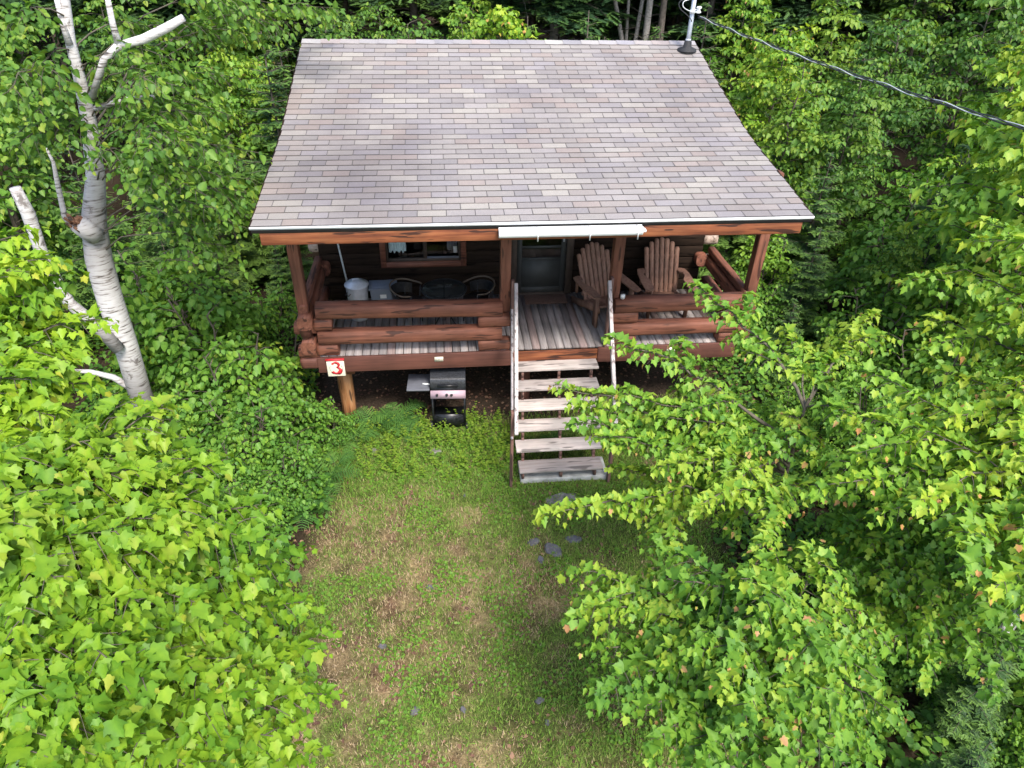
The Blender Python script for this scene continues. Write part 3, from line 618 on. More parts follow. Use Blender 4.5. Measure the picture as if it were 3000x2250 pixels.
# ------------------------------------------------------------ steps
RI,RU=.193,.239
st=thing('wooden_steps','open wooden steps of six silvered treads with two sloping handrails','stairs',(.52,-.7,G))
o0=np.array([.52,-.7,G])
def sp(x,y,z): return np.array([x+.05+.085*y,y,z])-o0
for i in range(6):
    z=DZ-.016-RI*(i+1);y=-.024-RU*(i+1);t_=MB()
    sh_=.05+.085*y;xa,xb=-.135,1.125
    if i==5: xa,xb=-.09,1.135
    t_.box(xa+sh_-o0[0],xb+sh_-o0[0],y-o0[1],y+.255-o0[1],z-.04-o0[2],z-o0[2],tint=[.75,.35,.85,.8,.88,.15][i]);bevel(t_.build('tread',M['tread'],st),.006)
for x in(-.04,.52,1.02):
    s_=MB();s_.bar(sp(x,-.06,DZ-.30),sp(x,-1.38,DZ-.30-1.32*RI/RU+.0),.04,.10)
    for i in range(6):
        z=DZ-.016-RI*(i+1);y=-.024-RU*(i+1);s_.box(*[q for q in(sp(x-.0195,y+.02,0)[0],sp(x+.0195,y+.02,0)[0])],y+.02-o0[1],y+.09-o0[1],z-.155-o0[2],z-.041-o0[2])
    s_.build('stringer',M['stringer'],st)
k=RI/RU
for x,xm,rt in((-.165,-.215,1),(1.185,1.245,-1)):
    h=MB();h.bar(sp(x,-.02,2.345),sp(x,-1.72,2.345-1.70*k),.05,.085);bevel(h.build('handrail',M['rail'],st),.006)
    h=MB();h.bar(sp(xm,.0,1.93),sp(xm,-1.50,1.93-1.50*k),.035,.085);bevel(h.build('mid_rail',M['rail'],st),.006)
    h=MB();h.box(sp(x-.045*rt,-.04,0)[0]-.02,sp(x-.045*rt,-.04,0)[0]+.02,-.04-o0[1],.045-o0[1],DZ-.15-o0[2],2.40-o0[2]);bevel(h.build('newel_post',M['stringer'],st),.004)
    h=MB();h.box(sp(x-.047*rt,-1.5,0)[0]-.02,sp(x-.047*rt,-1.5,0)[0]+.02,-1.50-o0[1],-1.41-o0[1],G-o0[2],1.17-o0[2]);bevel(h.build('rail_post',M['stringer'],st),.004)
sb=MB();sb.box(-.14,1.16,-1.42,-1.0,G-.05,G+.085);tag(bevel(sb.build('concrete_slab',M['concrete']),.012),'pale rough concrete slab under the lowest tread of the steps','slab')

# ------------------------------------------------------------ things on the porch
def adirondack(x,y,rz,label):
    t=thing('adirondack_chair',label,'chair',(x,y,DZ),rz,'wooden chairs on the porch');t.scale=(1,1,.94)
    tilt=R(24);ct,s_t=math.cos(tilt),math.sin(tilt)
    for i in range(7):
        u=(i-3)*.078;top=.95-.012*(i-3)**2*1.5;m=MB();w_=.036
        V=[]
        for v in(.0,top*.5,top-.02,top):
            ww=w_*(.9+.12*v) if v<top else w_*.55
            uu=u*(1+.14*v)
            for dy in(0,.02): V+=[(uu-ww,.22+v*s_t+dy,.24+v*ct),(uu+ww,.22+v*s_t+dy,.24+v*ct)]
        F=[]
        for q in range(3):
            b=q*4;F+=[(b,b+1,b+5,b+4),(b+3,b+2,b+6,b+7),(b+2,b,b+4,b+6),(b+1,b+3,b+7,b+5)]
        F+=[(12,13,15,14)];m.add(V,F);m.build('back_slat',M['chair'],t)
    for v in(.12,.62):
        m=MB();m.bar((-.28,.25+v*s_t,.24+v*ct-.01),(.28,.25+v*s_t,.24+v*ct-.01),.03,.07);m.build('back_brace',M['chair'],t)
    for i in range(6):
        f=i/5;m=MB();m.box(-.27,.27,-.32+f*.5,-.245+f*.5,.375-f*.14,.395-f*.14);m.build('seat_slat',M['chair'],t)
    for s in(-1,1):
        m=MB();pts=[(s*.26,.42),(s*.30,.45),(s*.40,.42),(s*.43,.25),(s*.44,-.1),(s*.42,-.34),(s*.33,-.37),(s*.28,-.3),(s*.275,.02),(s*.335,.16),(s*.33,.27),(s*.28,.30)]
        n=len(pts);m.add([(px,py,z) for z in(.585,.608) for px,py in pts],[tuple(range(n))[::-1] ,tuple(range(n,2*n))]);m.add([(px,py,z) for z in(.585,.608) for px,py in pts],[(k,(k+1)%n,n+(k+1)%n,n+k) for k in range(n)])
        m.build('armrest',M['chair'],t)
        m=MB();m.box(s*.31-.015,s*.31+.015,-.30,-.18,.0,.584);m.build('front_leg',M['chair'],t)
        m=MB();m.bar((s*.285,-.30,.34),(s*.285,.62,.06),.022,.12);m.build('rear_leg',M['chair'],t)
        m=MB();m.bar((s*.31,.43,.30),(s*.31,.43,.585),.03,.05,up=(0,1,0));m.build('arm_support',M['chair'],t)
    return t
adirondack(1.46,.92,R(17),'slatted wooden garden chair beside the door, behind the second post from right')
adirondack(2.47,1.02,R(-2),'slatted wooden garden chair facing the lawn near the right railing')
# bistro table with its two chairs
tb=thing('round_table','small round table with dark glass top on the porch under the window','table',(-1.14,.66,DZ))
m=MB();m.lathe([(.0,.70),(.325,.70),(.33,.706),(.325,.712),(0,.712)],seg=40);m.build('table_top',M['tglass'],tb,smooth=False)
m=MB();an=np.linspace(0,2*math.pi,41);m.tube([(.335*math.cos(q),.335*math.sin(q),.705) for q in an],.012,8,caps=False);m.build('rim',M['black'],tb,smooth=True)
for k in range(3):
    a=R(90+120*k);m=MB();m.tube([(.31*math.cos(a),.31*math.sin(a),.695),(.04*math.cos(a),.04*math.sin(a),.42),(.10*math.cos(a),.10*math.sin(a),.25),(.29*math.cos(a),.29*math.sin(a),.0)],.011,8);m.build('leg',M['black'],tb,smooth=True)
def tub(x,y,rz,label):
    t=thing('tub_chair',label,'chair',(x,y,DZ),rz,'low metal chairs at the round table')
    an=np.linspace(R(-35),R(215),26);m=MB();m.tube([(.27*math.cos(q),.26*math.sin(q),.66+.07*max(0,math.sin(q))) for q in an],.013,8);m.build('arm_rail',M['tan'],t,smooth=True)
    m=MB();V=[];
    for z,r_ in((.46,.235),(.62,.262)):
        for q in an[4:-4]: V.append((r_*math.cos(q),r_*math.sin(q),z+.05*max(0,math.sin(q))))
    k_=len(an)-8;m.add(V,[(i,i+1,k_+i+1,k_+i) for i in range(k_-1)]);m.build('backrest',M['black'],t)
    m=MB();m.lathe([(0,.43),(.23,.43),(.235,.44),(.23,.45),(0,.45)],seg=24);m.build('seat',M['black'],t)
    for q in(35,145,215,325):
        a=R(q);m=MB();m.tube([(.25*math.cos(a),.24*math.sin(a),.64),(.22*math.cos(a),.21*math.sin(a),.40),(.25*math.cos(a),.24*math.sin(a),0)],.01,6);m.build('leg',M['black'],t,smooth=True)
tub(-1.70,.80,R(70),'low metal chair with curved tan rail left of the round table')
tub(-.62,.80,R(-60),'low metal chair with curved rail right of the round table, beside the post')
# bin
gb=thing('garbage_can','ribbed galvanised garbage can with lid in the left corner of the porch','bin',(-2.50,1.12,DZ));gb.scale=(.95,.95,.93)
m=MB();m.lathe([(.0,.0),(.14,.0),(.145,.03),(.148,.04)],seg=48);m.lathe([(.148,.04),(.176,.56),(.178,.60)],seg=48,ribs=1,ribamp=.012);m.lathe([(.178,.60),(.182,.62),(.186,.64)],seg=48);m.build('body',M['galv'],gb)
m=MB();m.lathe([(.195,.625),(.199,.64),(.195,.655),(.165,.665),(.16,.68),(.115,.69),(.11,.70),(.06,.71),(0,.712)],seg=36);ld=m.build('lid',M['galv'],gb,smooth=True)
m=MB();m.tube([(-.06,0,.705),(-.055,0,.74),(.055,0,.74),(.06,0,.705)],.009,8);m.build('handle',M['galv'],ld,smooth=True)
m=MB();m.tube([(-.15,-.09,.54),(-.18,-.13,.51),(-.12,-.17,.51),(-.09,-.15,.54)],.008,8);m.build('side_handle',M['black'],gb,smooth=True)
m=MB();m.bar((-2.64,1.42,DZ+.02),(-2.86,1.70,DZ+1.75),.022,.022);br=tag(m.build('broom',M['wirew']),'thin pale broom handle leaning against the wall behind the garbage can','broom')
m=MB();m.box(-2.76,-2.52,1.36,1.45,DZ+.005,DZ+.09);m.build('broom_head',M['grey'],br)
tt=thing('storage_tote','blue grey plastic storage tote with lid beside the garbage can','tote',(-2.07,1.18,DZ),R(2));tt.scale=(.98,.95,1.14);tt.location.x=-2.10
m=MB();m.add([(sx*(.175 if z==0 else .205),sy*(.12 if z==0 else .145),z) for z in(0,.46) for sy in(-1,1) for sx in(-1,1)],[(0,2,3,1),(0,1,5,4),(2,6,7,3),(0,4,6,2),(1,3,7,5),(4,5,7,6)]);bevel(m.build('tub',M['tote'],tt),.02,3)
m=MB();m.box(-.225,.225,-.165,.165,.46,.485);m.box(-.18,.18,-.12,.12,.485,.495);bevel(m.build('lid',M['tote'],tt),.01,3)
m=MB();m.add([(-.05,-.1445,.33),(.05,-.1445,.33),(.05,-.149,.39),(-.05,-.149,.39)],[(0,1,2,3)]);m.build('label',M['white'],tt)
m=MB();m.lathe([(0,0),(.03,0),(.036,.045),(.034,.062),(.0,.066)],seg=20);cp=m.build('cup',M['white'],smooth=True,loc=(1.47,.03,2.035));tag(cp,'small white cup standing on the right railing beside the post','cup')
m=MB();m.box(.22,.93,1.38,1.71,DZ+.003,DZ+.014);tag(bevel(m.build('door_mat',M['mat']),.004),'brown rectangular door mat in front of the door','mat')

# ------------------------------------------------------------ grill
gr=thing('gas_grill','black gas grill with pinkish control panel under the deck edge','grill',(-1.13,.16,G),R(-3))
m=MB();prof=[(-.25,.86),(-.25,.93),(-.22,1.0),(-.12,1.06),(.05,1.07),(.2,1.0),(.24,.86)]
prof=[(y,z-.02) for y,z in prof];n=len(prof)
m.add([(x,y,z) for x in(-.27,.27) for y,z in prof],[(k+1,k,n+k,n+k+1) for k in range(n-1)]);m.add([(x,y,z) for x in(-.27,.27) for y,z in prof],[tuple(range(n)),tuple(range(2*n-1,n-1,-1))]);ld=bevel(m.build('lid',M['lidm'],gr),.012,3)
m=MB();m.bar((-.16,-.285,.90),(.16,-.285,.90),.025,.025);m.build('handle',M['black'],ld)
m=MB();m.add([(sx*(.27 if z>.7 else .22),sy*(.25 if z>.7 else .2),z) for z in(.66,.838) for sy in(-1,1) for sx in(-1,1)],[(0,2,3,1),(0,1,5,4),(2,6,7,3),(0,4,6,2),(1,3,7,5),(4,5,7,6)]);m.build('firebox',M['black'],gr)
m=MB();m.add([(-.27,-.275,.79),(.27,-.275,.79),(.27,-.33,.69),(-.27,-.33,.69),(-.27,-.25,.79),(.27,-.25,.79),(.27,-.25,.69),(-.27,-.25,.69)],[(0,3,2,1),(0,1,5,4),(3,7,6,2),(0,4,7,3),(1,2,6,5)]);cp=m.build('control_panel',M['panel'],gr)
for x in(-.17,-.02,.055): m=MB();m.tube([(x,-.300,.742),(x,-.335,.757)],.02,12);m.build('knob',M['black'],cp)
m=MB();m.box(-.64,-.285,-.24,.20,.77,.80);bevel(m.build('side_shelf',M['grey'],gr),.01,3)
m=MB();m.tube([(-.40,-.10,.815),(-.29,-.12,.82)],.014,8);m.build('burner_handle',M['insul'],gr)
for x in(-.25,.25):
    for y in(-.22,.2): m=MB();m.bar((x,y,.05),(x,y,.72),.03,.03,up=(0,1,0));m.build('leg',M['black'],gr)
m=MB();m.box(-.24,.24,-.2,.2,.12,.14);m.box(-.24,.24,-.225,-.21,.05,.30);m.build('cart_shelf',M['black'],gr)
for x in(-.28,.28): m=MB();m.tube([(x-.02,-.2,.07),(x+.02,-.2,.07)],.075,18);m.build('wheel',M['rubber'],gr)
m=MB();m.lathe([(0,.14),(.045,.14),(.05,.18),(.03,.22),(0,.225)],c=(.06,-.16,0),seg=14);m.build('regulator',M['white'],gr,smooth=True)

# ------------------------------------------------------------ service mast and line
ms=thing('service_mast','grey electrical mast with rubber boot at the right end of the roof ridge','mast',(3.0,3.3,roofz(3.3)+.01))
m=MB();m.tube([(0,0,-.3),(0,0,.35),(.0,0,.86)],.036,14);m.build('pole',M['pipe'],ms,smooth=True)
m=MB();m.lathe([(.16,.0),(.15,.03),(.07,.06),(.058,.14),(.045,.15),(.04,.15)],seg=26);m.build('boot',M['rubber'],ms,smooth=True)
m=MB();m.lathe([(.042,.15),(.046,.155),(.046,.175),(.038,.18)],seg=18);m.build('collar',M['galv'],ms,smooth=True)
m=MB();m.tube([(0,0,.84),(.0,0,.93),(.015,-.01,.98),(.06,-.03,1.0),(.09,-.05,.965)],[.045,.048,.05,.045,.036],12);m.build('weatherhead',M['galv'],ms,smooth=True)
m=MB();m.lathe([(.0,-.05),(.03,-.05),(.045,-.03),(.025,-.01),(.025,.01),(.045,.03),(.03,.05),(0,.05)],c=(.085,-.04,.60),seg=16);m.tube([(0,0,.6),(.085,-.04,.6)],.012,6);m.build('insulator',M['insul'],ms,smooth=True)
m=MB();m.lathe([(.04,-.03),(.044,-.028),(.044,.028),(.04,.03)],c=(0,0,.57),seg=16);m.build('clamp',M['galv'],ms)
def cable(pts,r,name,mat,parent,n=24):
    P=np.array(pts,float);t=np.linspace(0,len(P)-1,n);Q=[]
    for u in t:
        i=min(int(u),len(P)-2);f=u-i;p0=P[max(i-1,0)];p1=P[i];p2=P[i+1];p3=P[min(i+2,len(P)-1)]
        Q.append(.5*((2*p1)+(-p0+p2)*f+(2*p0-5*p1+4*p2-p3)*f*f+(-p0+3*p1-3*p2+p3)*f**3))
    m=MB();m.tube(Q,r,6);return m.build(name,mat,parent,smooth=True)
cable([(.085,-.05,.95),(.05,-.06,.85),(-.08,-.08,.76),(-.20,-.1,.72),(-.19,-.1,.64),(-.05,-.08,.58),(.08,-.06,.57)],.008,'drip_loop',M['wirew'],ms)
cable([(.06,-.05,.95),(.0,-.07,.84),(-.15,-.09,.78),(-.27,-.1,.71),(-.24,-.1,.62),(-.12,-.08,.54),(-.02,-.05,.46),(.02,0,.4)],.007,'drip_loop',M['wire'],ms)
pl=thing('power_line','twisted power line running from the roof mast over the trees to the right','power line',(3.09,3.25,5.33))
P0=np.array([3.09,3.25,5.345]);P1=np.array([4.55,-7.6,5.50]);L=np.linalg.norm(P1-P0)
base=[P0+(P1-P0)*t-Zv*.16*4*t*(1-t) for t in np.linspace(0,1,220)]
for q,(r,mt,nm) in enumerate(((.0055,'wirew','bare_strand'),(.0065,'wire','insulated_strand'),(.0065,'wire','insulated_strand'))):
    m=MB();pts=[]
    for i,b in enumerate(base):
        a=i*.36+q*2.09;rr=.010+.006*abs(math.sin(i*.05+q));pts.append(b-P0+np.array([math.cos(a)*rr,0,math.sin(a)*rr])+(0,0,-.0))
    m.tube(pts,r,5);o=m.build(nm,M[mt],pl,smooth=True);o.location=P0-np.array([3.09,3.25,5.33])

# ------------------------------------------------------------ stones on the lawn
def stone(x,y,sx,sy,h,mat,label,group=None,rz=0,seed=0):
    rs=np.random.default_rng(seed);m=MB();n=14;V=[];rad=.8+.35*rs.random(n)
    for z,f in((-.03,1.0),(h*.55,.97),(h,.78)):
        for k in range(n):
            a=2*math.pi*k/n;V.append((sx*f*rad[k]*math.cos(a),sy*f*rad[k]*math.sin(a),z+(rs.random()-.5)*h*.25))
    V.append((0,0,h*1.04));F=[(i*n+k,i*n+(k+1)%n,(i+1)*n+(k+1)%n,(i+1)*n+k) for i in range(2) for k in range(n)]
    m.add(V,F);m.add(V,[(2*n+k,2*n+(k+1)%n,3*n) for k in range(n)])
    o=m.build('stone',M[mat],loc=(x,y,gz(x,y)-.3*h));o.rotation_euler=(0,0,rz);o.data.polygons.foreach_set('use_smooth',[True]*len(o.data.polygons));return tag(o,label,'stone',group)
def gpt(px,py): p=CAMP+(lambda d:d*(G-CAMP[2])/d[2])(_f+_r*(px*1.35624-1500)/FPX-_u*(py*1.35624-1125)/FPX);return p[0],p[1]
x,y=gpt(1212,1080);stone(x,y,.24,.13,.045,'stone','flat grey stepping stone just below the foot of the steps',rz=.15,seed=1)
for i,(px,py,s,lb) in enumerate([(938,975,.10,'grey stone in the grass below the grill'),(808,975,.06,'small pale stone by the ferns left of the lawn'),(930,1268,.055,'bluish stone chip in the bare patch at the middle of the lawn'),(896,1535,.06,'purple grey slate chip near the bottom of the lawn'),(1000,1532,.04,'small slate chip just right of the purple grey one'),(1166,1512,.05,'dark slate chip near the right bottom of the lawn'),(1182,1560,.035,'tiny grey chip below the dark slate chip'),(826,1395,.05,'slate chip on the dry grass at the left'),(1004,1070,.03,'small grey pebble in the green grass at mid lawn'),(1195,1188,.13,'largest flat slate slab under the maple branch tip'),(1152,1170,.08,'slate piece at the left edge of the slab patch'),(1168,1208,.06,'slate piece below the slab patch'),(1240,1165,.10,'slate piece right of the slab patch')]):
    x,y=gpt(px,py);stone(x,y,s*1.1,s*.75,min(.02+s*.15,.04),'slate' if i>1 else 'stone',lb,'stones scattered in the lawn',rz=i*1.3,seed=i+5)

# ------------------------------------------------------------ plants near the camera: each limb set out where it grows
def grow(lv,wb,p0,p1,r,rs,twig,gap,lgap,size,t0=.5,subf=.30,arch=.14,nsub=2,droop=.35,tipyoung=.1,start=.2,pet=.5,flat=1.,subl=.5,maxsub=3):
    nsub=min(nsub,maxsub)
    P=curve(p0,p1,arch,10,.04,rs);L=np.linalg.norm(P[-1]-P[0])
    wb.tube(P,np.linspace(r*.6,.003,len(P)),6,caps=False)
    spray(lv,wb,P,twig,gap,lgap,size,rs,t0,droop,start,pet,tipyoung,flat)
    sg=1 if rs.random()<.5 else -1
    for k in range(nsub):
        f=subf+(.8-subf)*(k+.5*rs.random())/max(nsub,1);i=int(f*(len(P)-1));d=unit(P[min(i+1,len(P)-1)]-P[i]);sg=-sg
        s_=unit(np.cross(d,Zv));e=P[i]+(d*.75+s_*sg*(.6+.25*rs.random())+Zv*(.02-.22*rs.random()))*L*subl*(1-.45*f)
        Q=curve(P[i],e,arch*.7,7,.04,rs);wb.tube(Q,np.linspace(max(r*(1-f)*.45,.004),.002,len(Q)),5,caps=False)
        spray(lv,wb,Q,twig*.8,gap,lgap,size,rs,t0-.06,droop,.15,pet,tipyoung,flat)
def near_tree(name,label,cat,base,top,tips,mat,T,leafpart='leaves',trunk_r=.06,barkmat='bark',seed=1,twig=.36,gap=.085,lgap=.07,size=.1,t0=.5,extra=8,**kw):
    rs=np.random.default_rng(seed);base=np.array(base,float);top=np.array(top,float)
    t=thing(name,label,cat,tuple(base));lv=Leaves(T);wb=MB();tr=MB()
    TP=curve(base,top,0,9,.02,rs)-base;tr.tube(TP,np.linspace(trunk_r,.015,9),9,caps=False)
    tr.build('trunk',M[barkmat],t,smooth=True)
    H=top[2]-base[2]
    for tip in tips:
        tip=np.array(tip)-base;hd=math.hypot(tip[0]-TP[-1][0],tip[1]-TP[-1][1]);za=np.clip(tip[2]-.45*hd,.22*H,.97*H)
        k=za/H*8;i=int(min(k,7));a=TP[i]+(TP[i+1]-TP[i])*(k-i)
        grow(lv,wb,a,tip,.012+.012*np.linalg.norm(tip-a),rs,twig,gap,lgap,size,t0+(rs.random()-.5)*.30,nsub=3 if np.linalg.norm(tip-a)>1.2 else 2,**kw)
    for k in range(extra):
        a=rs.uniform(0,6.28);z=rs.uniform(.35,.9)*H;l=rs.uniform(.6,1.2)
        i=int(z/H*8);grow(lv,wb,TP[i],TP[i]+np.array([math.cos(a)*l,math.sin(a)*l,.2*l]),.012,rs,twig,gap*1.3,lgap,size,t0-.15,nsub=1,**kw)
    wb.build('branches',M['twig'],t);lv.build(leafpart,mat,t);return t
near_tree('maple_tree','sunlit yellow green maple with big lobed leaves filling the lower left corner','tree',(-4.0,-5.9,G),(-3.7,-5.8,4.75),
 [A(*q) for q in((350,880,4.3),(480,1000,4.3),(560,1090,4.3),(640,1190,4.6),(655,1300,4.6),(680,1400,4.6),(705,1500,4.6),(670,1640,4.4),(590,1590,4.0),(500,1450,3.8),(550,1250,4.1),(420,1150,3.8),(300,1010,3.9),(200,950,3.9),(150,1100,3.5),(300,1300,3.4),(400,1450,3.6),(300,1600,3.3),(150,1500,3.1),(50,1350,3.1),(60,1640,2.9),(450,1690,3.5),(0,1150,3.2),(20,1000,3.6),(600,1440,4.3),(230,1200,3.5),(120,1250,3.2),(480,1600,3.7),(420,1300,3.7),(230,1420,3.2),(330,1120,3.7),(40,1500,3.0),(560,1700,3.8))],
 M['near_maple'],T_MAPLE,seed=3,size=.084,twig=.36,gap=.056,lgap=.050,t0=.52,tipyoung=.10,trunk_r=.07,extra=6)
near_tree('maple_tree','light green maple at the left edge in front of the birch trunk','tree',(-5.4,-4.3,G),(-5.0,-4.2,4.9),
 [A(*q) for q in((215,690,5.1),(200,830,5.0),(140,590,5.2),(60,500,5.3),(100,560,5.0),(0,700,4.8),(70,820,4.6),(120,900,4.6),(20,600,5.0),(150,760,5.0),(-60,540,5),(0,850,4.5))],
 M['near_maple'],T_MAPLE,seed=5,size=.092,twig=.34,gap=.06,lgap=.052,t0=.46,tipyoung=.12,extra=4)
near_tree('maple_tree','young maple reaching over the right side of the steps and railing','tree',(2.35,-3.75,G),(2.25,-3.85,3.0),
 [A(*q) for q in((1170,1112,5.9),(1205,835,6.9),(1320,730,7.1),(1500,615,7.2),(1700,715,6.9),(1885,675,7.0),(1790,770,6.7),(1290,945,6.5),(1700,900,6.6),(1620,965,6.4),(1750,960,6.3),(1240,875,6.9),(1350,850,6.8),(1240,915,6.7),(1330,960,6.5),(1410,900,6.6),(1420,1010,6.1),(1500,1100,5.5),(1640,1180,5.3),(1840,900,6.1),(1330,1090,6.0),(1440,870,6.9))],
 M['maple'],T_MAPLE,seed=11,size=.080,twig=.22,gap=.052,lgap=.048,t0=.70,tipyoung=.09,trunk_r=.026,extra=2,arch=.12,start=.36,subl=.33,maxsub=2)
near_tree('maple_tree','full green maple at the bottom right beside the lawn','tree',(1.45,-5.7,G),(1.4,-5.72,2.55),
 [A(*q) for q in((1240,1235,5.6),(1275,1400,5.3),(1300,1310,5.4),(1375,1530,5.0),(1410,1610,4.8),(1500,1660,4.6),(1700,1659,4.5),(1500,1400,4.8),(1600,1250,4.8),(1700,1400,4.6),(1800,1450,4.7),(1925,1535,4.9),(1870,1620,4.8),(1600,1550,4.5),(1440,1250,5.1),(1780,1200,5.1),(1850,1320,5.1),(1560,1480,4.6),(1680,1560,4.5),(1400,1450,5.0),(1640,1340,4.7))],
 M['maple'],T_MAPLE,seed=12,size=.080,twig=.28,gap=.06,lgap=.05,t0=.63,tipyoung=.08,trunk_r=.04,extra=10)
near_tree('maple_tree','tall maple at the right edge with orange young leaves at its branch tips','tree',(5.3,-4.5,G),(4.7,-4.4,4.0),
 [A(*q) for q in((2150,1270,4.9),(2090,1150,5.0),(1990,1080,5.1),(1850,980,5.5),(1900,1110,5.3),(2212,1000,5.1),(2212,850,5.4),(2050,900,5.6),(1760,1050,5.5),(2110,600,6.4),(2212,500,6.3),(2010,690,6.7),(2150,700,6.1),(2212,1150,4.9),(2260,700,5.6),(2120,480,6.8))],
 M['maple'],T_MAPLE,seed=13,size=.088,twig=.32,gap=.075,lgap=.062,t0=.66,tipyoung=.12,trunk_r=.06,extra=6)

near_tree('maple_tree','darker green maple filling in behind the two big maples at the lower right','tree',(3.7,-4.2,G),(3.6,-4.2,2.6),
 [A(*q) for q in((1900,1250,6.2),(1880,1180,6.4),(1980,1230,6.3),(1820,1260,6.3),(2000,1340,6.0),(2100,1400,6.0),(2230,1340,5.8),(1950,1150,6.4),(2100,1240,6.2),(2212,1200,6.1),(1860,1400,6.0),(2000,1470,5.9),(2150,1500,5.7),(1800,1010,7.0),(1950,950,7.2),(2080,1050,6.8),(2212,950,7.0),(1830,1130,6.6))],
 M['maple'],T_MAPLE,seed=14,size=.080,twig=.28,gap=.07,lgap=.056,t0=.56,tipyoung=.03,trunk_r=.03,extra=6)

# ------------------------------------------------------------ the birch
bi=thing('birch_tree','white barked birch leaning up the left side of the cabin with a broken stub','tree',(-5.55,-.3,G))
rs=np.random.default_rng(9);b0=np.array([-5.55,-.3,G]);tm=MB()
TP=np.array([W(*q,-.3) for q in((348,1010),(335,930),(303,850),(272,745),(238,650),(213,560),(203,480),(207,380),(192,260),(172,170),(152,90),(140,0),(125,-140))])-b0;TP[0]=(0.02,0,-.05)
tm.tube(TP,[.20,.16,.15,.15,.16,.155,.14,.10,.078,.062,.052,.048,.035],16,wob=.06,rs=rs,tint=np.array([.1,.1,.75,.0,.0,.35,.5,.15,.1,.1,0,0,0]))
f2=np.array([W(*q,-.5) for q in((258,755),(205,700),(150,655),(95,560),(60,460),(32,405))])-b0
tm.tube(f2,[.085,.08,.07,.07,.075,.06],12,wob=.08,rs=rs,tint=np.array([.6,.5,.2,.1,.1,.3]))
tm.tube(np.array([W(*q,-.30) for q in((296,845),(245,815),(195,803),(140,800))])-b0,[.06,.045,.034,.022],8,tint=.2)
tm.build('trunk',M['birchbark'],bi,smooth=True)
lm_=MB();lm_.tube(np.array([W(*q,-.6) for q in((198,215),(225,130),(255,100),(310,85),(360,60),(396,38))])-b0,[.035,.038,.042,.048,.046,.036],10,tint=np.array([.3,.1,0,0,0,.2]));lm_.build('limb',M['birchbark'],bi,smooth=True)
lm_=MB();lm_.tube(np.array([W(*q,-.6) for q in((258,102),(243,50),(225,-40))])-b0,[.04,.032,.025],8,tint=.15);lm_.build('limb',M['birchbark'],bi,smooth=True)
lm_=MB();lm_.tube(np.array([W(*q,-.35) for q in((150,95),(135,50),(118,-20))])-b0,[.04,.03,.025],8,tint=.1);lm_.build('limb',M['birchbark'],bi,smooth=True)
lm_=MB();lm_.tube(np.array([W(*q,-.4) for q in((205,235),(270,215),(330,210),(350,215))])-b0,[.03,.028,.025,.02],8,tint=.25);lm_.build('limb',M['birchbark'],bi,smooth=True)
lm_=MB();lm_.tube(np.array([W(*q,-.4) for q in((175,500),(140,470),(125,400),(115,350),(100,320))])-b0,[.05,.035,.03,.02,.012],8,tint=.25);lm_.build('limb',M['birchbark'],bi,smooth=True)
m=MB();a=W(208,510,-.40)-b0;b=W(166,482,-.52)-b0;c=W(150,470,-.56)-b0;m.tube([a,(a+b)/2,b],[.12,.115,.11],14,wob=.12,rs=rs,tint=.3);sbk=m.build('broken_stub',M['birchbark'],bi)
m=MB();d_=(c-b)/np.linalg.norm(c-b)
for k in range(16):
    v=rs.normal(0,1,3);v-=d_*np.dot(v,d_);v=v/np.linalg.norm(v)*rs.uniform(0,.095);m.bar(b-d_*.05+v,b+d_*rs.uniform(.01,.12)+v,.035,.03)
m.build('torn_wood',M['stub'],sbk)
lv=Leaves(T_BIRCH);wb=MB()
def tz(z): k=np.searchsorted(TP[:,2],z)-1;k=int(np.clip(k,0,len(TP)-2));f=(z-TP[k,2])/(TP[k+1,2]-TP[k,2]);return TP[k]+(TP[k+1]-TP[k])*f
for q in((555,500,8.2),(610,432,8.7),(520,560,8.1),(450,330,6.9),(350,400,6.9),(500,480,7.4),(440,420,7.0),(560,330,8.2),(500,250,7.6),(400,190,7.0),(420,320,6.9),(230,150,7.4),(150,300,7.0),(80,240,6.6),(15,200,6.4),(90,140,7),(330,60,8),(450,70,9),(560,90,9.5),(640,50,10),(725,45,10.5),(350,250,7.2),(480,380,7.8),(20,60,6.6),(40,320,6.8),(520,170,8.2),(600,430,8.4),(380,130,7.2),(600,10,9),(300,-30,7.5)):
    tip=A(*q)-b0;hd=math.hypot(tip[0],tip[1]);a=tz(np.clip(tip[2]+.2-.25*hd,3.2,6.4))
    grow(lv,wb,a,tip,.016,rs,.36,.10,.065,.092,.6,subf=.55,arch=.20,nsub=2,droop=.75,tipyoung=.12,start=.5,pet=.6,flat=.45,subl=.4)
wb.build('branches',M['twig'],bi);lv.build('leaves',M['birch'],bi)

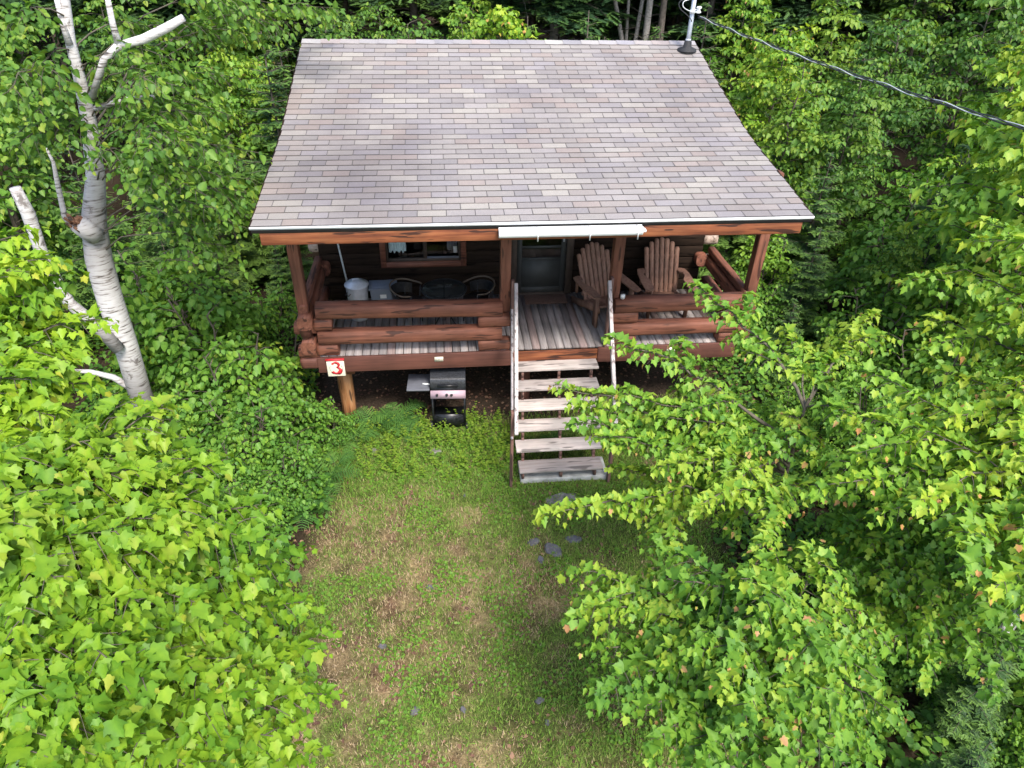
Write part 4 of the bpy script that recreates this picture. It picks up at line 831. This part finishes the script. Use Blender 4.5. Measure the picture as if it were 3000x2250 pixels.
# ------------------------------------------------------------ kinds of forest plants, one of each, then copies
hold=[]
def broad(name,H,rad,nl,size,mat,T,seed,twig=.42,gap=.15,lgap=.085,zmin=.2,tr=.05,bark='bark',t0=.5,ty=.05,stems=1,droop=.4,flat=1.):
    rs=np.random.default_rng(seed);t=thing(name,None,None);lv=Leaves(T);wb=MB();tm=MB();P_=[]
    for s_ in range(stems):
        a=rs.uniform(0,6.28);sp_=(0 if stems==1 else .28*H)
        P=curve((0,0,0),(math.cos(a)*sp_,math.sin(a)*sp_,H*rs.uniform(.8,1) if stems>1 else H),0,9,.03,rs);P_.append(P);tm.tube(P,np.linspace(tr,.008,9),7,caps=False)
    for k in range(nl):
        P=P_[k%stems];f=zmin+(1-zmin)*((k+.5)/nl);a=k*2.4+rs.uniform(-.4,.4);i=f*8;j=int(min(i,7));p=P[j]+(P[j+1]-P[j])*(i-j)
        l=rad*(1-.75*((f-zmin)/(1-zmin))**1.6)*rs.uniform(.65,1.15)*(.75+.25*min(1,(f-zmin)*6))
        e=p+np.array([math.cos(a)*l,math.sin(a)*l,l*rs.uniform(.0,.45)])
        Q=curve(p,e,.10,7,.06,rs);wb.tube(Q,np.linspace(.006+.006*l,.002,7),5,caps=False)
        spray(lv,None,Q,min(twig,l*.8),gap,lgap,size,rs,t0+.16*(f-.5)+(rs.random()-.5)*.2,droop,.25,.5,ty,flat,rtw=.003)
    tm.build('trunk' if stems==1 else 'stems',M[bark],t,smooth=True);wb.build('branches',M['twig'],t);lv.build('leaves',mat,t);return t
def conifer(name,H,rad,seed,wh=.26,nb=7,size=.15,gap=.075,zmin=.04,tr=.05,t0=.45,dead=0):
    rs=np.random.default_rng(seed);t=thing(name,None,None);lv=Leaves(T_FIR);wb=MB();tm=MB()
    P=curve((0,0,0),(0,0,H),0,8,.006,rs);tm.tube(P,np.linspace(tr,.008,8),8,caps=False)
    z=zmin*H
    while z<H*.985:
        f=(z/H-zmin)/(1-zmin);l0=rad*(1-f)**.85*(.8 if f<.06 else 1)
        for k in range(nb):
            a=rs.uniform(0,6.28);l=l0*rs.uniform(.6,1.15)+.05
            dirn=np.array([math.cos(a),math.sin(a),0]);b=np.array([0,0,z+rs.uniform(-.3,.3)*wh]);n=max(3,int(l/gap))
            s=np.linspace(.10,1,n);X=b+np.outer(s*l,dirn)+np.outer(l*(.22*s*(1-f)*0+.25*s*f-.28*s*s*(1-f)+.10*s**4),Zv)
            wb.tube([b,b+dirn*l*.5+Zv*(X[n//2][2]-b[2]),X[-1]],[.004+.012*l,.003+.005*l,.002],4,caps=False)
            sd=np.cross(dirn,Zv)
            for sg in(-1,1):
                D=dirn*.75+sd*sg*.8+np.stack([rs.normal(0,.18,n)]*3,1)*(1,1,.8)-Zv*.12
                ln=size*(.5+1.0*(1-s)*min(1.2,l/.6)+.25)*rs.uniform(.8,1.25,n)
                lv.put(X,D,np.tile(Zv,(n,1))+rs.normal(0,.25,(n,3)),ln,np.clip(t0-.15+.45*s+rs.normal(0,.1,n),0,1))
            if l>.55:
                for q in(.35,.5,.65,.8):
                    for sg in(-1,1):
                        l2=l*.5*(1.05-q)*1.3;d2=unit(dirn*.7+sd*sg*.75-Zv*.12);i=int(q*(n-1));n2=max(3,int(l2/gap));s2=np.linspace(.1,1,n2);X2=X[i]+np.outer(s2*l2,d2);sd2=np.cross(d2,Zv)
                        for s3 in(-1,1):
                            D=d2*.75+sd2*s3*.8+rs.normal(0,.18,(n2,3));lv.put(X2,D,np.tile(Zv,(n2,1))+rs.normal(0,.25,(n2,3)),size*rs.uniform(.7,1.2,n2),np.clip(t0-.15+.45*s2+rs.normal(0,.1,n2),0,1))
        z+=wh*rs.uniform(.8,1.2)
    for k in range(dead):
        a=rs.uniform(0,6.28);z=rs.uniform(.05,zmin+.12)*H;l=rs.uniform(.5,1.6);Q=curve((0,0,z),(math.cos(a)*l,math.sin(a)*l,z-rs.uniform(-.1,.4)*l),.05,6,.1,rs);wb.tube(Q,np.linspace(.018,.003,6),4,caps=False)
        for q in(2,3,4):
            a2=a+rs.choice([-1,1])*.8;wb.tube([Q[q],Q[q]+np.array([math.cos(a2),math.sin(a2),-.2])*l*.3],[.006,.002],3,caps=False)
    tm.build('trunk',M['bark'],t,smooth=True);wb.build('branches',M['bark'],t);lv.build('needles',M['needle'],t);return t
KIND={}
KIND['b1']=(broad('broadleaf_tree',5.0,1.55,52,.125,M['forest'],T_OVAL,101,t0=.55,gap=.13),5.0)
KIND['b2']=(broad('broadleaf_tree',5.0,1.35,46,.135,M['forest'],T_BIRCH,102,t0=.70,twig=.40,ty=.08,gap=.13),5.0)
KIND['b3']=(broad('broadleaf_tree',5.0,1.7,50,.135,M['maple'],T_MAPLE,103,t0=.64,ty=.06,gap=.14,lgap=.10),5.0)
KIND['s1']=(broad('shrub',1.6,.78,44,.088,M['shrub'],T_BIRCH,104,stems=5,tr=.014,zmin=.12,gap=.085,lgap=.055,twig=.26,t0=.58),1.6)
KIND['s2']=(broad('shrub',1.6,.75,40,.098,M['shrub'],T_OVAL,105,stems=4,tr=.014,zmin=.12,gap=.09,lgap=.06,twig=.28,t0=.5,ty=.1),1.6)
KIND['s3']=(broad('shrub',1.4,.55,24,.075,M['birch'],T_BIRCH,106,stems=3,tr=.012,zmin=.25,gap=.10,lgap=.06,twig=.24,t0=.65,ty=.15),1.4)
KIND['c1']=(conifer('spruce_tree',4.0,1.15,107),4.0)
KIND['c2']=(conifer('spruce_tree',4.0,1.3,108,wh=.22,nb=6,t0=.6),4.0)
KIND['c3']=(conifer('spruce_tree',12.0,2.3,109,wh=.42,nb=6,size=.36,gap=.16,zmin=.16,tr=.15,t0=.35,dead=26),12.0)
KIND['c5']=(conifer('spruce_tree',12.0,2.2,111,wh=.42,nb=6,size=.36,gap=.16,zmin=.34,tr=.15,t0=.25,dead=40),12.0)
KIND['c4']=(conifer('spruce_tree',12.0,1.9,110,wh=.5,nb=5,size=.34,gap=.17,zmin=.44,tr=.13,t0=.3,dead=46),12.0)
used=set();prs=np.random.default_rng(55)
def plant(kind,x,y,h,label,group,cat=None,sq=None):
    o,H=KIND[kind];sc=h/H*1.0;rz=prs.uniform(0,6.28)
    if kind not in used: used.add(kind);o.location=(x,y,G-.03);o.rotation_euler=(0,0,rz);o.scale=(sc,sc,sc);r=o
    else: r=copy_tree(o,(x,y,G-.03),rz,sc)
    if sq: r.scale=(sc*sq,sc*sq,sc)
    tag(r,label,cat or {'b':'tree','s':'shrub','c':'spruce'}[kind[0]],group);return r
LB='leafy broadleaf tree in the forest left of the cabin';LBG='broadleaf trees left of the cabin'
for q in(('b1',-7.4,-.9,3.4),('b3',-8.6,1.4,4.8),('c1',-7.2,3.4,3.6),('b2',-9.2,4.6,5.4),('c1',-6.9,6.6,4.4),('b3',-10.9,2.6,5.6),('b1',-10.8,7.2,5.8),('b2',-8.2,8.8,5.2),('b3',-6.1,9.6,4.6),('b1',-13,5,6.2),('b2',-11.8,10.8,6),('b1',-9,12.8,5.6),('b3',-6.4,13.2,5.0),('b1',-15,9.5,6.6),('b2',-14,14.5,6.4),('b1',-10.4,16.5,6),('b3',-7.2,17.5,5.4),('b2',-17.5,13.5,7),('b1',-5.2,15.8,4.6),('b1',-13,20,6.6),('b2',-17,20,7),('b3',-9,21,6),('b1',-10.2,-1.8,4.2),('b2',-9.4,-4,4.0),('b1',-7.4,-3.6,3)):
    plant(*q,LB if q[0][0]=='b' else 'dark spruce standing among the broadleaf trees left of the cabin',LBG if q[0][0]=='b' else 'spruces among the left trees')
for q in(('b2',-3.3,8.6,4.9),('b1',-1.7,8.4,4.75),('b2',-.5,8.7,4.8),('b3',.5,9.3,4.9),('s1',1.9,8.6,4.3),('b1',-2.6,12.5,4.6),('b3',.0,12.8,4.7)): plant(*q,'bright leafy sapling whose top shows just above the roof ridge','saplings behind the ridge',cat='tree',sq=.8 if q[0]=='b2' else None)
LR='leafy broadleaf tree in the forest right of the cabin';LRG='broadleaf trees right of the cabin'
for q in(('c1',6.4,3.9,3.2),('b2',7.6,5.6,4.4),('c1',8.4,3.0,3.6),('b3',7.1,8.2,4.7),('b1',9.2,7.4,5.0),('b2',6.9,1.7,2.6),('b2',8.2,.6,3.7),('b1',10.2,1.9,4.8),('b3',11.2,5.2,5.4),('b1',12.3,8.7,5.9),('b2',9.6,11,5.4),('b3',13.7,4.1,6.1),('b1',15.2,8.2,6.6),('b2',12.6,12.4,6),('b1',16.4,12.3,6.8),('b3',7.7,12.6,5),('b1',10.2,14.8,5.8),('b2',14.5,16,6.4),('b1',18.5,9,7),('b2',19,15,7),('b1',8.5,17.5,5.2),('b3',12,19.5,6),('b2',17,20,6.8),('b1',11.8,-.6,4.8),('b2',8.0,-4.4,3.2)):
    plant(*q,LR if q[0][0]=='b' else 'dark spruce standing among the broadleaf trees right of the cabin',LRG if q[0][0]=='b' else 'spruces among the right trees')
plant('b3',7.3,-.3,5.6,'tall pale green maple crown in the upper right corner, under the power line','maples at the upper right')
plant('b3',8.9,1.2,6.0,'second pale green maple crown at the right edge below the power line','maples at the upper right')
plant('b2',6.1,5.3,4.6,'yellow green sapling just right of the roof edge below the power line','maples at the upper right')
for q,l in((('c2',-5.4,5.2,3.0),'small dark spruce left of the roof corner among shrubs'),(('c1',-5.1,2.9,2.2),'low dark spruce left of the porch post'),(('c1',-4.7,7.6,4.7),'dark spruce touching the left roof edge at mid height'),(('c2',-6.2,4.2,3.4),'feathery spruce behind the birch trunk'),(('c1',-4.9,10.2,4.6),'dark spruce behind the upper left corner of the roof'),
 (('c2',5.0,4.6,3.3),'bright tipped spruce right of the roof edge'),(('c2',4.9,7.2,4.3),'bright green spruce by the top right corner of the roof'),(('c1',5.7,2.4,2.3),'dark spruce behind the right porch post'),(('c1',6.7,6.1,3.9),'dark spruce in the gap right of the roof'),(('c2',4.5,9.8,4.7),'spruce directly behind the electrical mast'),(('c1',5.9,10.6,5.0),'tall dark spruce right of the mast'),(('c1',4.7,.9,1.7),'young spruce between the right porch post and the maple'),
 (('c1',3.9,-5.5,1.6),'dark low spruce at the bottom right under the maples'),(('c1',4.8,-5.1,1.9),'dark spruce at the right edge near the bottom'),(('c1',3.3,-6.2,1.3),'smallest dark spruce in the bottom right corner'),(('c1',5.6,-5.9,2.0),'spruce just inside the right bottom edge'),(('c2',2.6,9.6,4.9),'olive spruce top peeking over the ridge right of middle'),(('c2',1.2,10.2,4.7),'spruce top peeking over the middle of the ridge')):
    plant(*q,l,None)
rs=np.random.default_rng(77);yy=13.5
while yy<62:
    sp_=2.5+.03*yy;xx=-14-.5*yy+rs.uniform(0,sp_)
    while xx<13+.75*yy:
        if rs.random()<.86 and not(abs(xx)<1.2 and yy<15): plant(('c5' if rs.random()<.5 else 'c4') if yy<27 else 'c3',xx+rs.uniform(-.7,.7),yy+rs.uniform(-.8,.8),rs.uniform(10.5,14.5),'dark tall spruce trunk and boughs in the deep forest behind the cabin','tall spruces behind the cabin')
        xx+=sp_
    yy+=3.0 if yy<30 else 4.2
for q in(('c1',-4.3,3.8,1.7),('c1',-4.5,5.7,2.2),('c1',-5.6,7.0,2.8),('c1',-4.3,9.0,3.0),('c1',-6.0,3.0,2.2),('c1',-5.7,11.2,3.6),('c1',2.0,11.6,4.0),('c1',3.4,11.2,4.1),('c2',-3.9,11.4,4.3),('c1',5.2,12.6,4.2),('c1',-2.2,10.8,4.0),('c1',.4,11.8,3.9),('c1',7.6,10.2,4.4),('c1',9.8,9.4,4.6),('c2',12,6.8,4.6),('c1',14.5,10.5,5.2),('c1',-8.6,10.8,4.6),('c1',-12.5,8.5,5.2)): plant(*q,'shaded young spruce in the undergrowth at the forest edge','young spruces at the forest edge')
for q,l in((('s1',-4.3,-.1,1.95),'round leaved shrub behind the number sign, left of the fern'),(('s1',-4.8,-.75,1.25),'bright shrub at the foot of the birch'),(('s2',-3.95,-.95,1.5),'bright green shrub nearest the left lawn edge'),(('s1',-4.5,-1.9,.9),'shrub below the birch foot above the near maple'),(('s2',-3.75,-1.75,.95),'low shrub at the left lawn edge below the ferns'),(('s1',-5.3,.9,2.4),'dark leafed shrub right of the birch trunk'),(('s1',-4.6,.9,2.3),'shrub left of the porch corner'),(('s2',-6.2,-1.5,1.2),'shrub behind the birch foot at left'),(('s1',-5.2,-2.6,.9),'shrub half hidden behind the near maple'),(('s3',-3.75,.45,1.95),'slender sapling with pale tips left of the porch corner'),(('s2',-5.7,1.8,2.5),'dark shrub behind the birch at porch height'),(('s1',-4.0,-.4,1.05),'low bright shrub beside the left foundation post'),(('s2',-3.5,-.15,.8),'smallest shrub at the left foundation post'),(('s2',-4.3,2.6,1.3),'dark shrub beside the left wall of the cabin'),(('s1',-3.5,-.8,1.45),'full bright shrub bulging towards the lawn beside the ferns'),(('s1',-3.45,-1.55,1.1),'bright shrub between the two lawn edge ferns'),(('s2',-3.75,-2.35,1.0),'bright shrub peeping over the near maple by the lawn'),(('s1',-4.1,-1.3,1.25),'tall bright shrub in the middle of the left thicket'),(('s1',-2.95,-.35,.8),'little bright shrub in front of the left foundation post')): plant(*q,l,None)
for q in(('s1',5.3,.2,1.5),('s2',6.1,-.8,1.9),('s1',5.1,-1.5,1.5),('s2',6.8,-2.2,2.1),('s1',5.9,-3.2,1.7),('s2',4.7,2.3,1.4),('s1',5.4,3.3,1.6),('s2',4.4,-.5,1.0),('s1',7.7,-3.6,2.2),('s2',4.9,-2.7,1.3),('s1',7.4,.2,2.2),('s2',6.3,.9,1.9),('s1',3.9,-3.0,.8),('s2',5.6,-4.4,1.6),('s1',6.8,-5,1.8),('s2',3.5,-4.6,.9),('s1',4.2,-5.9,.8),('s2',3.0,-5.3,.7),('s1',3.6,-3.8,.9),('s2',4.6,-3.6,1.2),('s1',5.2,-5.3,1.2),('s2',4.2,-4.75,1.1),('s1',4.75,-5.65,1.3),('s2',3.9,-5.0,1.0),('s1',4.6,-4.5,1.3),('s2',3.3,-1.9,.6),('s1',4.1,-1.9,.8),('s2',9,-2.4,2.4),('s1',9.2,.2,2.4),('s2',7.6,2.6,2.4),('s1',8.6,4.6,2.6),('s2',6.2,7.4,2.2),('s1',10,5.6,2.8)): plant(*q,'dark green shrub in the thicket right of the lawn','shrubs right of the lawn')

# ferns
def fern(x,y,h,n,seed,label):
    rs=np.random.default_rng(seed);t=thing('fern',label,'fern',(x,y,G),0,'ferns beside the cabin')
    for k in range(n):
        lv=Leaves(T_PINNA);wb=MB();a=k*2.4+rs.uniform(-.4,.4);l=h*rs.uniform(.65,1.2);dr=np.array([math.cos(a),math.sin(a),0]);s=np.linspace(0,1,17)
        X=np.outer(s*l*.85,dr)+np.outer(l*(1.25*s-.95*s*s),Zv);wb.tube(X,np.linspace(.006,.002,17),4,caps=False)
        Tn=np.gradient(X,axis=0);Tn/=np.linalg.norm(Tn,axis=1)[:,None];sd=np.cross(dr,Zv);q=np.arange(3,17)
        for sg in(-1,1):
            D=Tn[q]*.35+sd*sg;Un=np.cross(sd,Tn[q]);Un*=np.sign(Un[:,2:3]+1e-6)
            ln=l*.36*np.sin(np.clip((1.04-s[q])/.9,0,1)**.8*1.75)+.01
            lv.put(X[q],D+rs.normal(0,.05,(len(q),3)),Un,ln,np.clip(.55+.4*(rs.random()-.5)+rs.normal(0,.05,len(q)),0,1))
        f=lv.build('frond',M['fern'],t);wb.build('rachis',M['fern'],f)
    return t
for i,(x,y,h,n,l) in enumerate(((-2.3,.0,.62,7,'largest fern in front of the left foundation post'),(-1.95,.2,.62,6,'fern between the left foundation post and the grill'),(-2.6,-.3,.5,5,'fern at the foot of the left foundation post'),(-1.8,-.2,.4,5,'small fern left of the grill feet'),(-3.0,-1.25,.6,6,'fern at the left lawn edge below the shrubs'),(-3.1,-1.75,.55,6,'fern nearest the camera at the left lawn edge'),(-2.85,-.85,.45,5,'fern between the post ferns and the lawn edge ferns'),(.45,-.55,.3,5,'small fern growing under the steps'))): fern(x,y,h,n,200+i,l)
# weeds under and beside the grill
rs=np.random.default_rng(19);lv=Leaves(T_OVAL)
for k in range(400):
    x=rs.uniform(-2.6,-.15);y=rs.uniform(-1.25,.25)
    if rs.random()>np.clip(1.1-((x+1.1)/1.5)**2*.7-((y+.4)/.9)**2*.6,0,1): continue
    h=rs.uniform(.10,.30);z0=gz(x,y);n=int(h/.02);s=np.linspace(.1,1,n);a=rs.uniform(0,6.28,n);X=np.stack([x+.25*h*s**2*math.cos(k),y+.25*h*s**2*math.sin(k),z0+h*s],-1)
    lv.put(X,np.stack([np.cos(a),np.sin(a),.35+0*a],-1),np.tile(Zv,(n,1))+rs.normal(0,.2,(n,3)),.055*(1.1-.4*s),np.clip(.72+.35*s+rs.normal(0,.1,n),0,1))
tag(lv.build('weeds',M['shrub']),'patch of narrow leaved weeds growing round the grill feet','weeds',kind='stuff')
# ground cover under the trees
rs=np.random.default_rng(29);n=150000;x=np.concatenate([rs.uniform(-12,-2.2,n//2),rs.uniform(2,12,n//2)]);y=rs.uniform(-7.5,9,n);k=(lawn_mask(x,y)<.5)&((abs(x)>3.4)|(y<0))&~((x>-6.9)&(x<-3)&(y>2.2))&(fbm(x,y,.8,91)>.36);x,y=x[k],y[k];m=len(x)
mb=MB();place_leaves(mb,T_OVAL,np.stack([x,y,gz(x,y)+.02+.28*rs.random(m)**1.5],-1),rs.normal(0,1,(m,3))*(1,1,.35),Zv+rs.normal(0,.4,(m,3)),.06+.06*rs.random(m),rs.random(m)*.9)
tag(mb.build('ground_cover',M['shrub']),'low green plants covering the forest floor','ground cover',kind='stuff')
# a fallen dead birch top and dead branches
rs=np.random.default_rng(41);m=MB();o_=np.array([.6,13.6,6.2])
for k in range(16):
    a=rs.uniform(-1.9,.5);l=rs.uniform(1.0,2.6);Q=curve((0,0,0),(math.cos(a)*l*.75,-.3*l,-l*rs.uniform(.5,.9)),.05,7,.08,rs);m.tube(Q,np.linspace(.03,.006,7),5)
m.tube([(0,0,-.1),(-.2,.5,1.2)],[.07,.06],6)
tag(m.build('dead_branch',M['deadwood'],loc=tuple(o_)),'bundle of bare pale dead branches hanging above the roof ridge','dead branch')
for i,(px,py,px2,py2,y,r,l) in enumerate(((1345,95,1318,-60,13.2,.07,'leftmost bare trunk of the clump behind the ridge'),(1352,95,1362,-60,13.2,.05,'slim bare trunk in the middle of the clump behind the ridge'),(1372,90,1398,-60,13.1,.06,'bare trunk leaning right in the clump behind the ridge'),(1392,100,1412,-60,12.8,.10,'thickest pale trunk right of the clump behind the ridge'))):
    a=W(px,py,y);b=W(px2,py2,y);base=a+(a-b)/(b[2]-a[2])*(a[2]-G);t=thing('bare_tree',l,'tree',tuple(base),0,'bare trunks behind the ridge');m=MB();m.tube([base*0,(a-base),(b-base),(b-base)+(b-a)*1.2],[r*1.2,r,r*.85,r*.5],9);m.build('trunk',M['deadwood'],t,smooth=True)
    m=MB()
    for k in range(9):
        q=(a-base)+(b-a)*rs.uniform(0,1.6);an=rs.uniform(0,6.28);l_=rs.uniform(.4,1.1);m.tube(curve(q,q+np.array([math.cos(an),math.sin(an),.3])*l_,.05,5,.1,rs),np.linspace(.014,.003,5),4,caps=False)
    m.build('branches',M['twig'],t)
lg=MB();lg.tube(curve((0,0,0),(1.5,.9,.25),0,7,.04,rs),[.06,.06,.058,.055,.055,.05,.05],12,wob=.08,rs=rs);tag(lg.build('birch_log',M['birchbark'],loc=(4.45,-5.0,.75),smooth=True),'mossy birch log leaning in the thicket at the right edge','log')
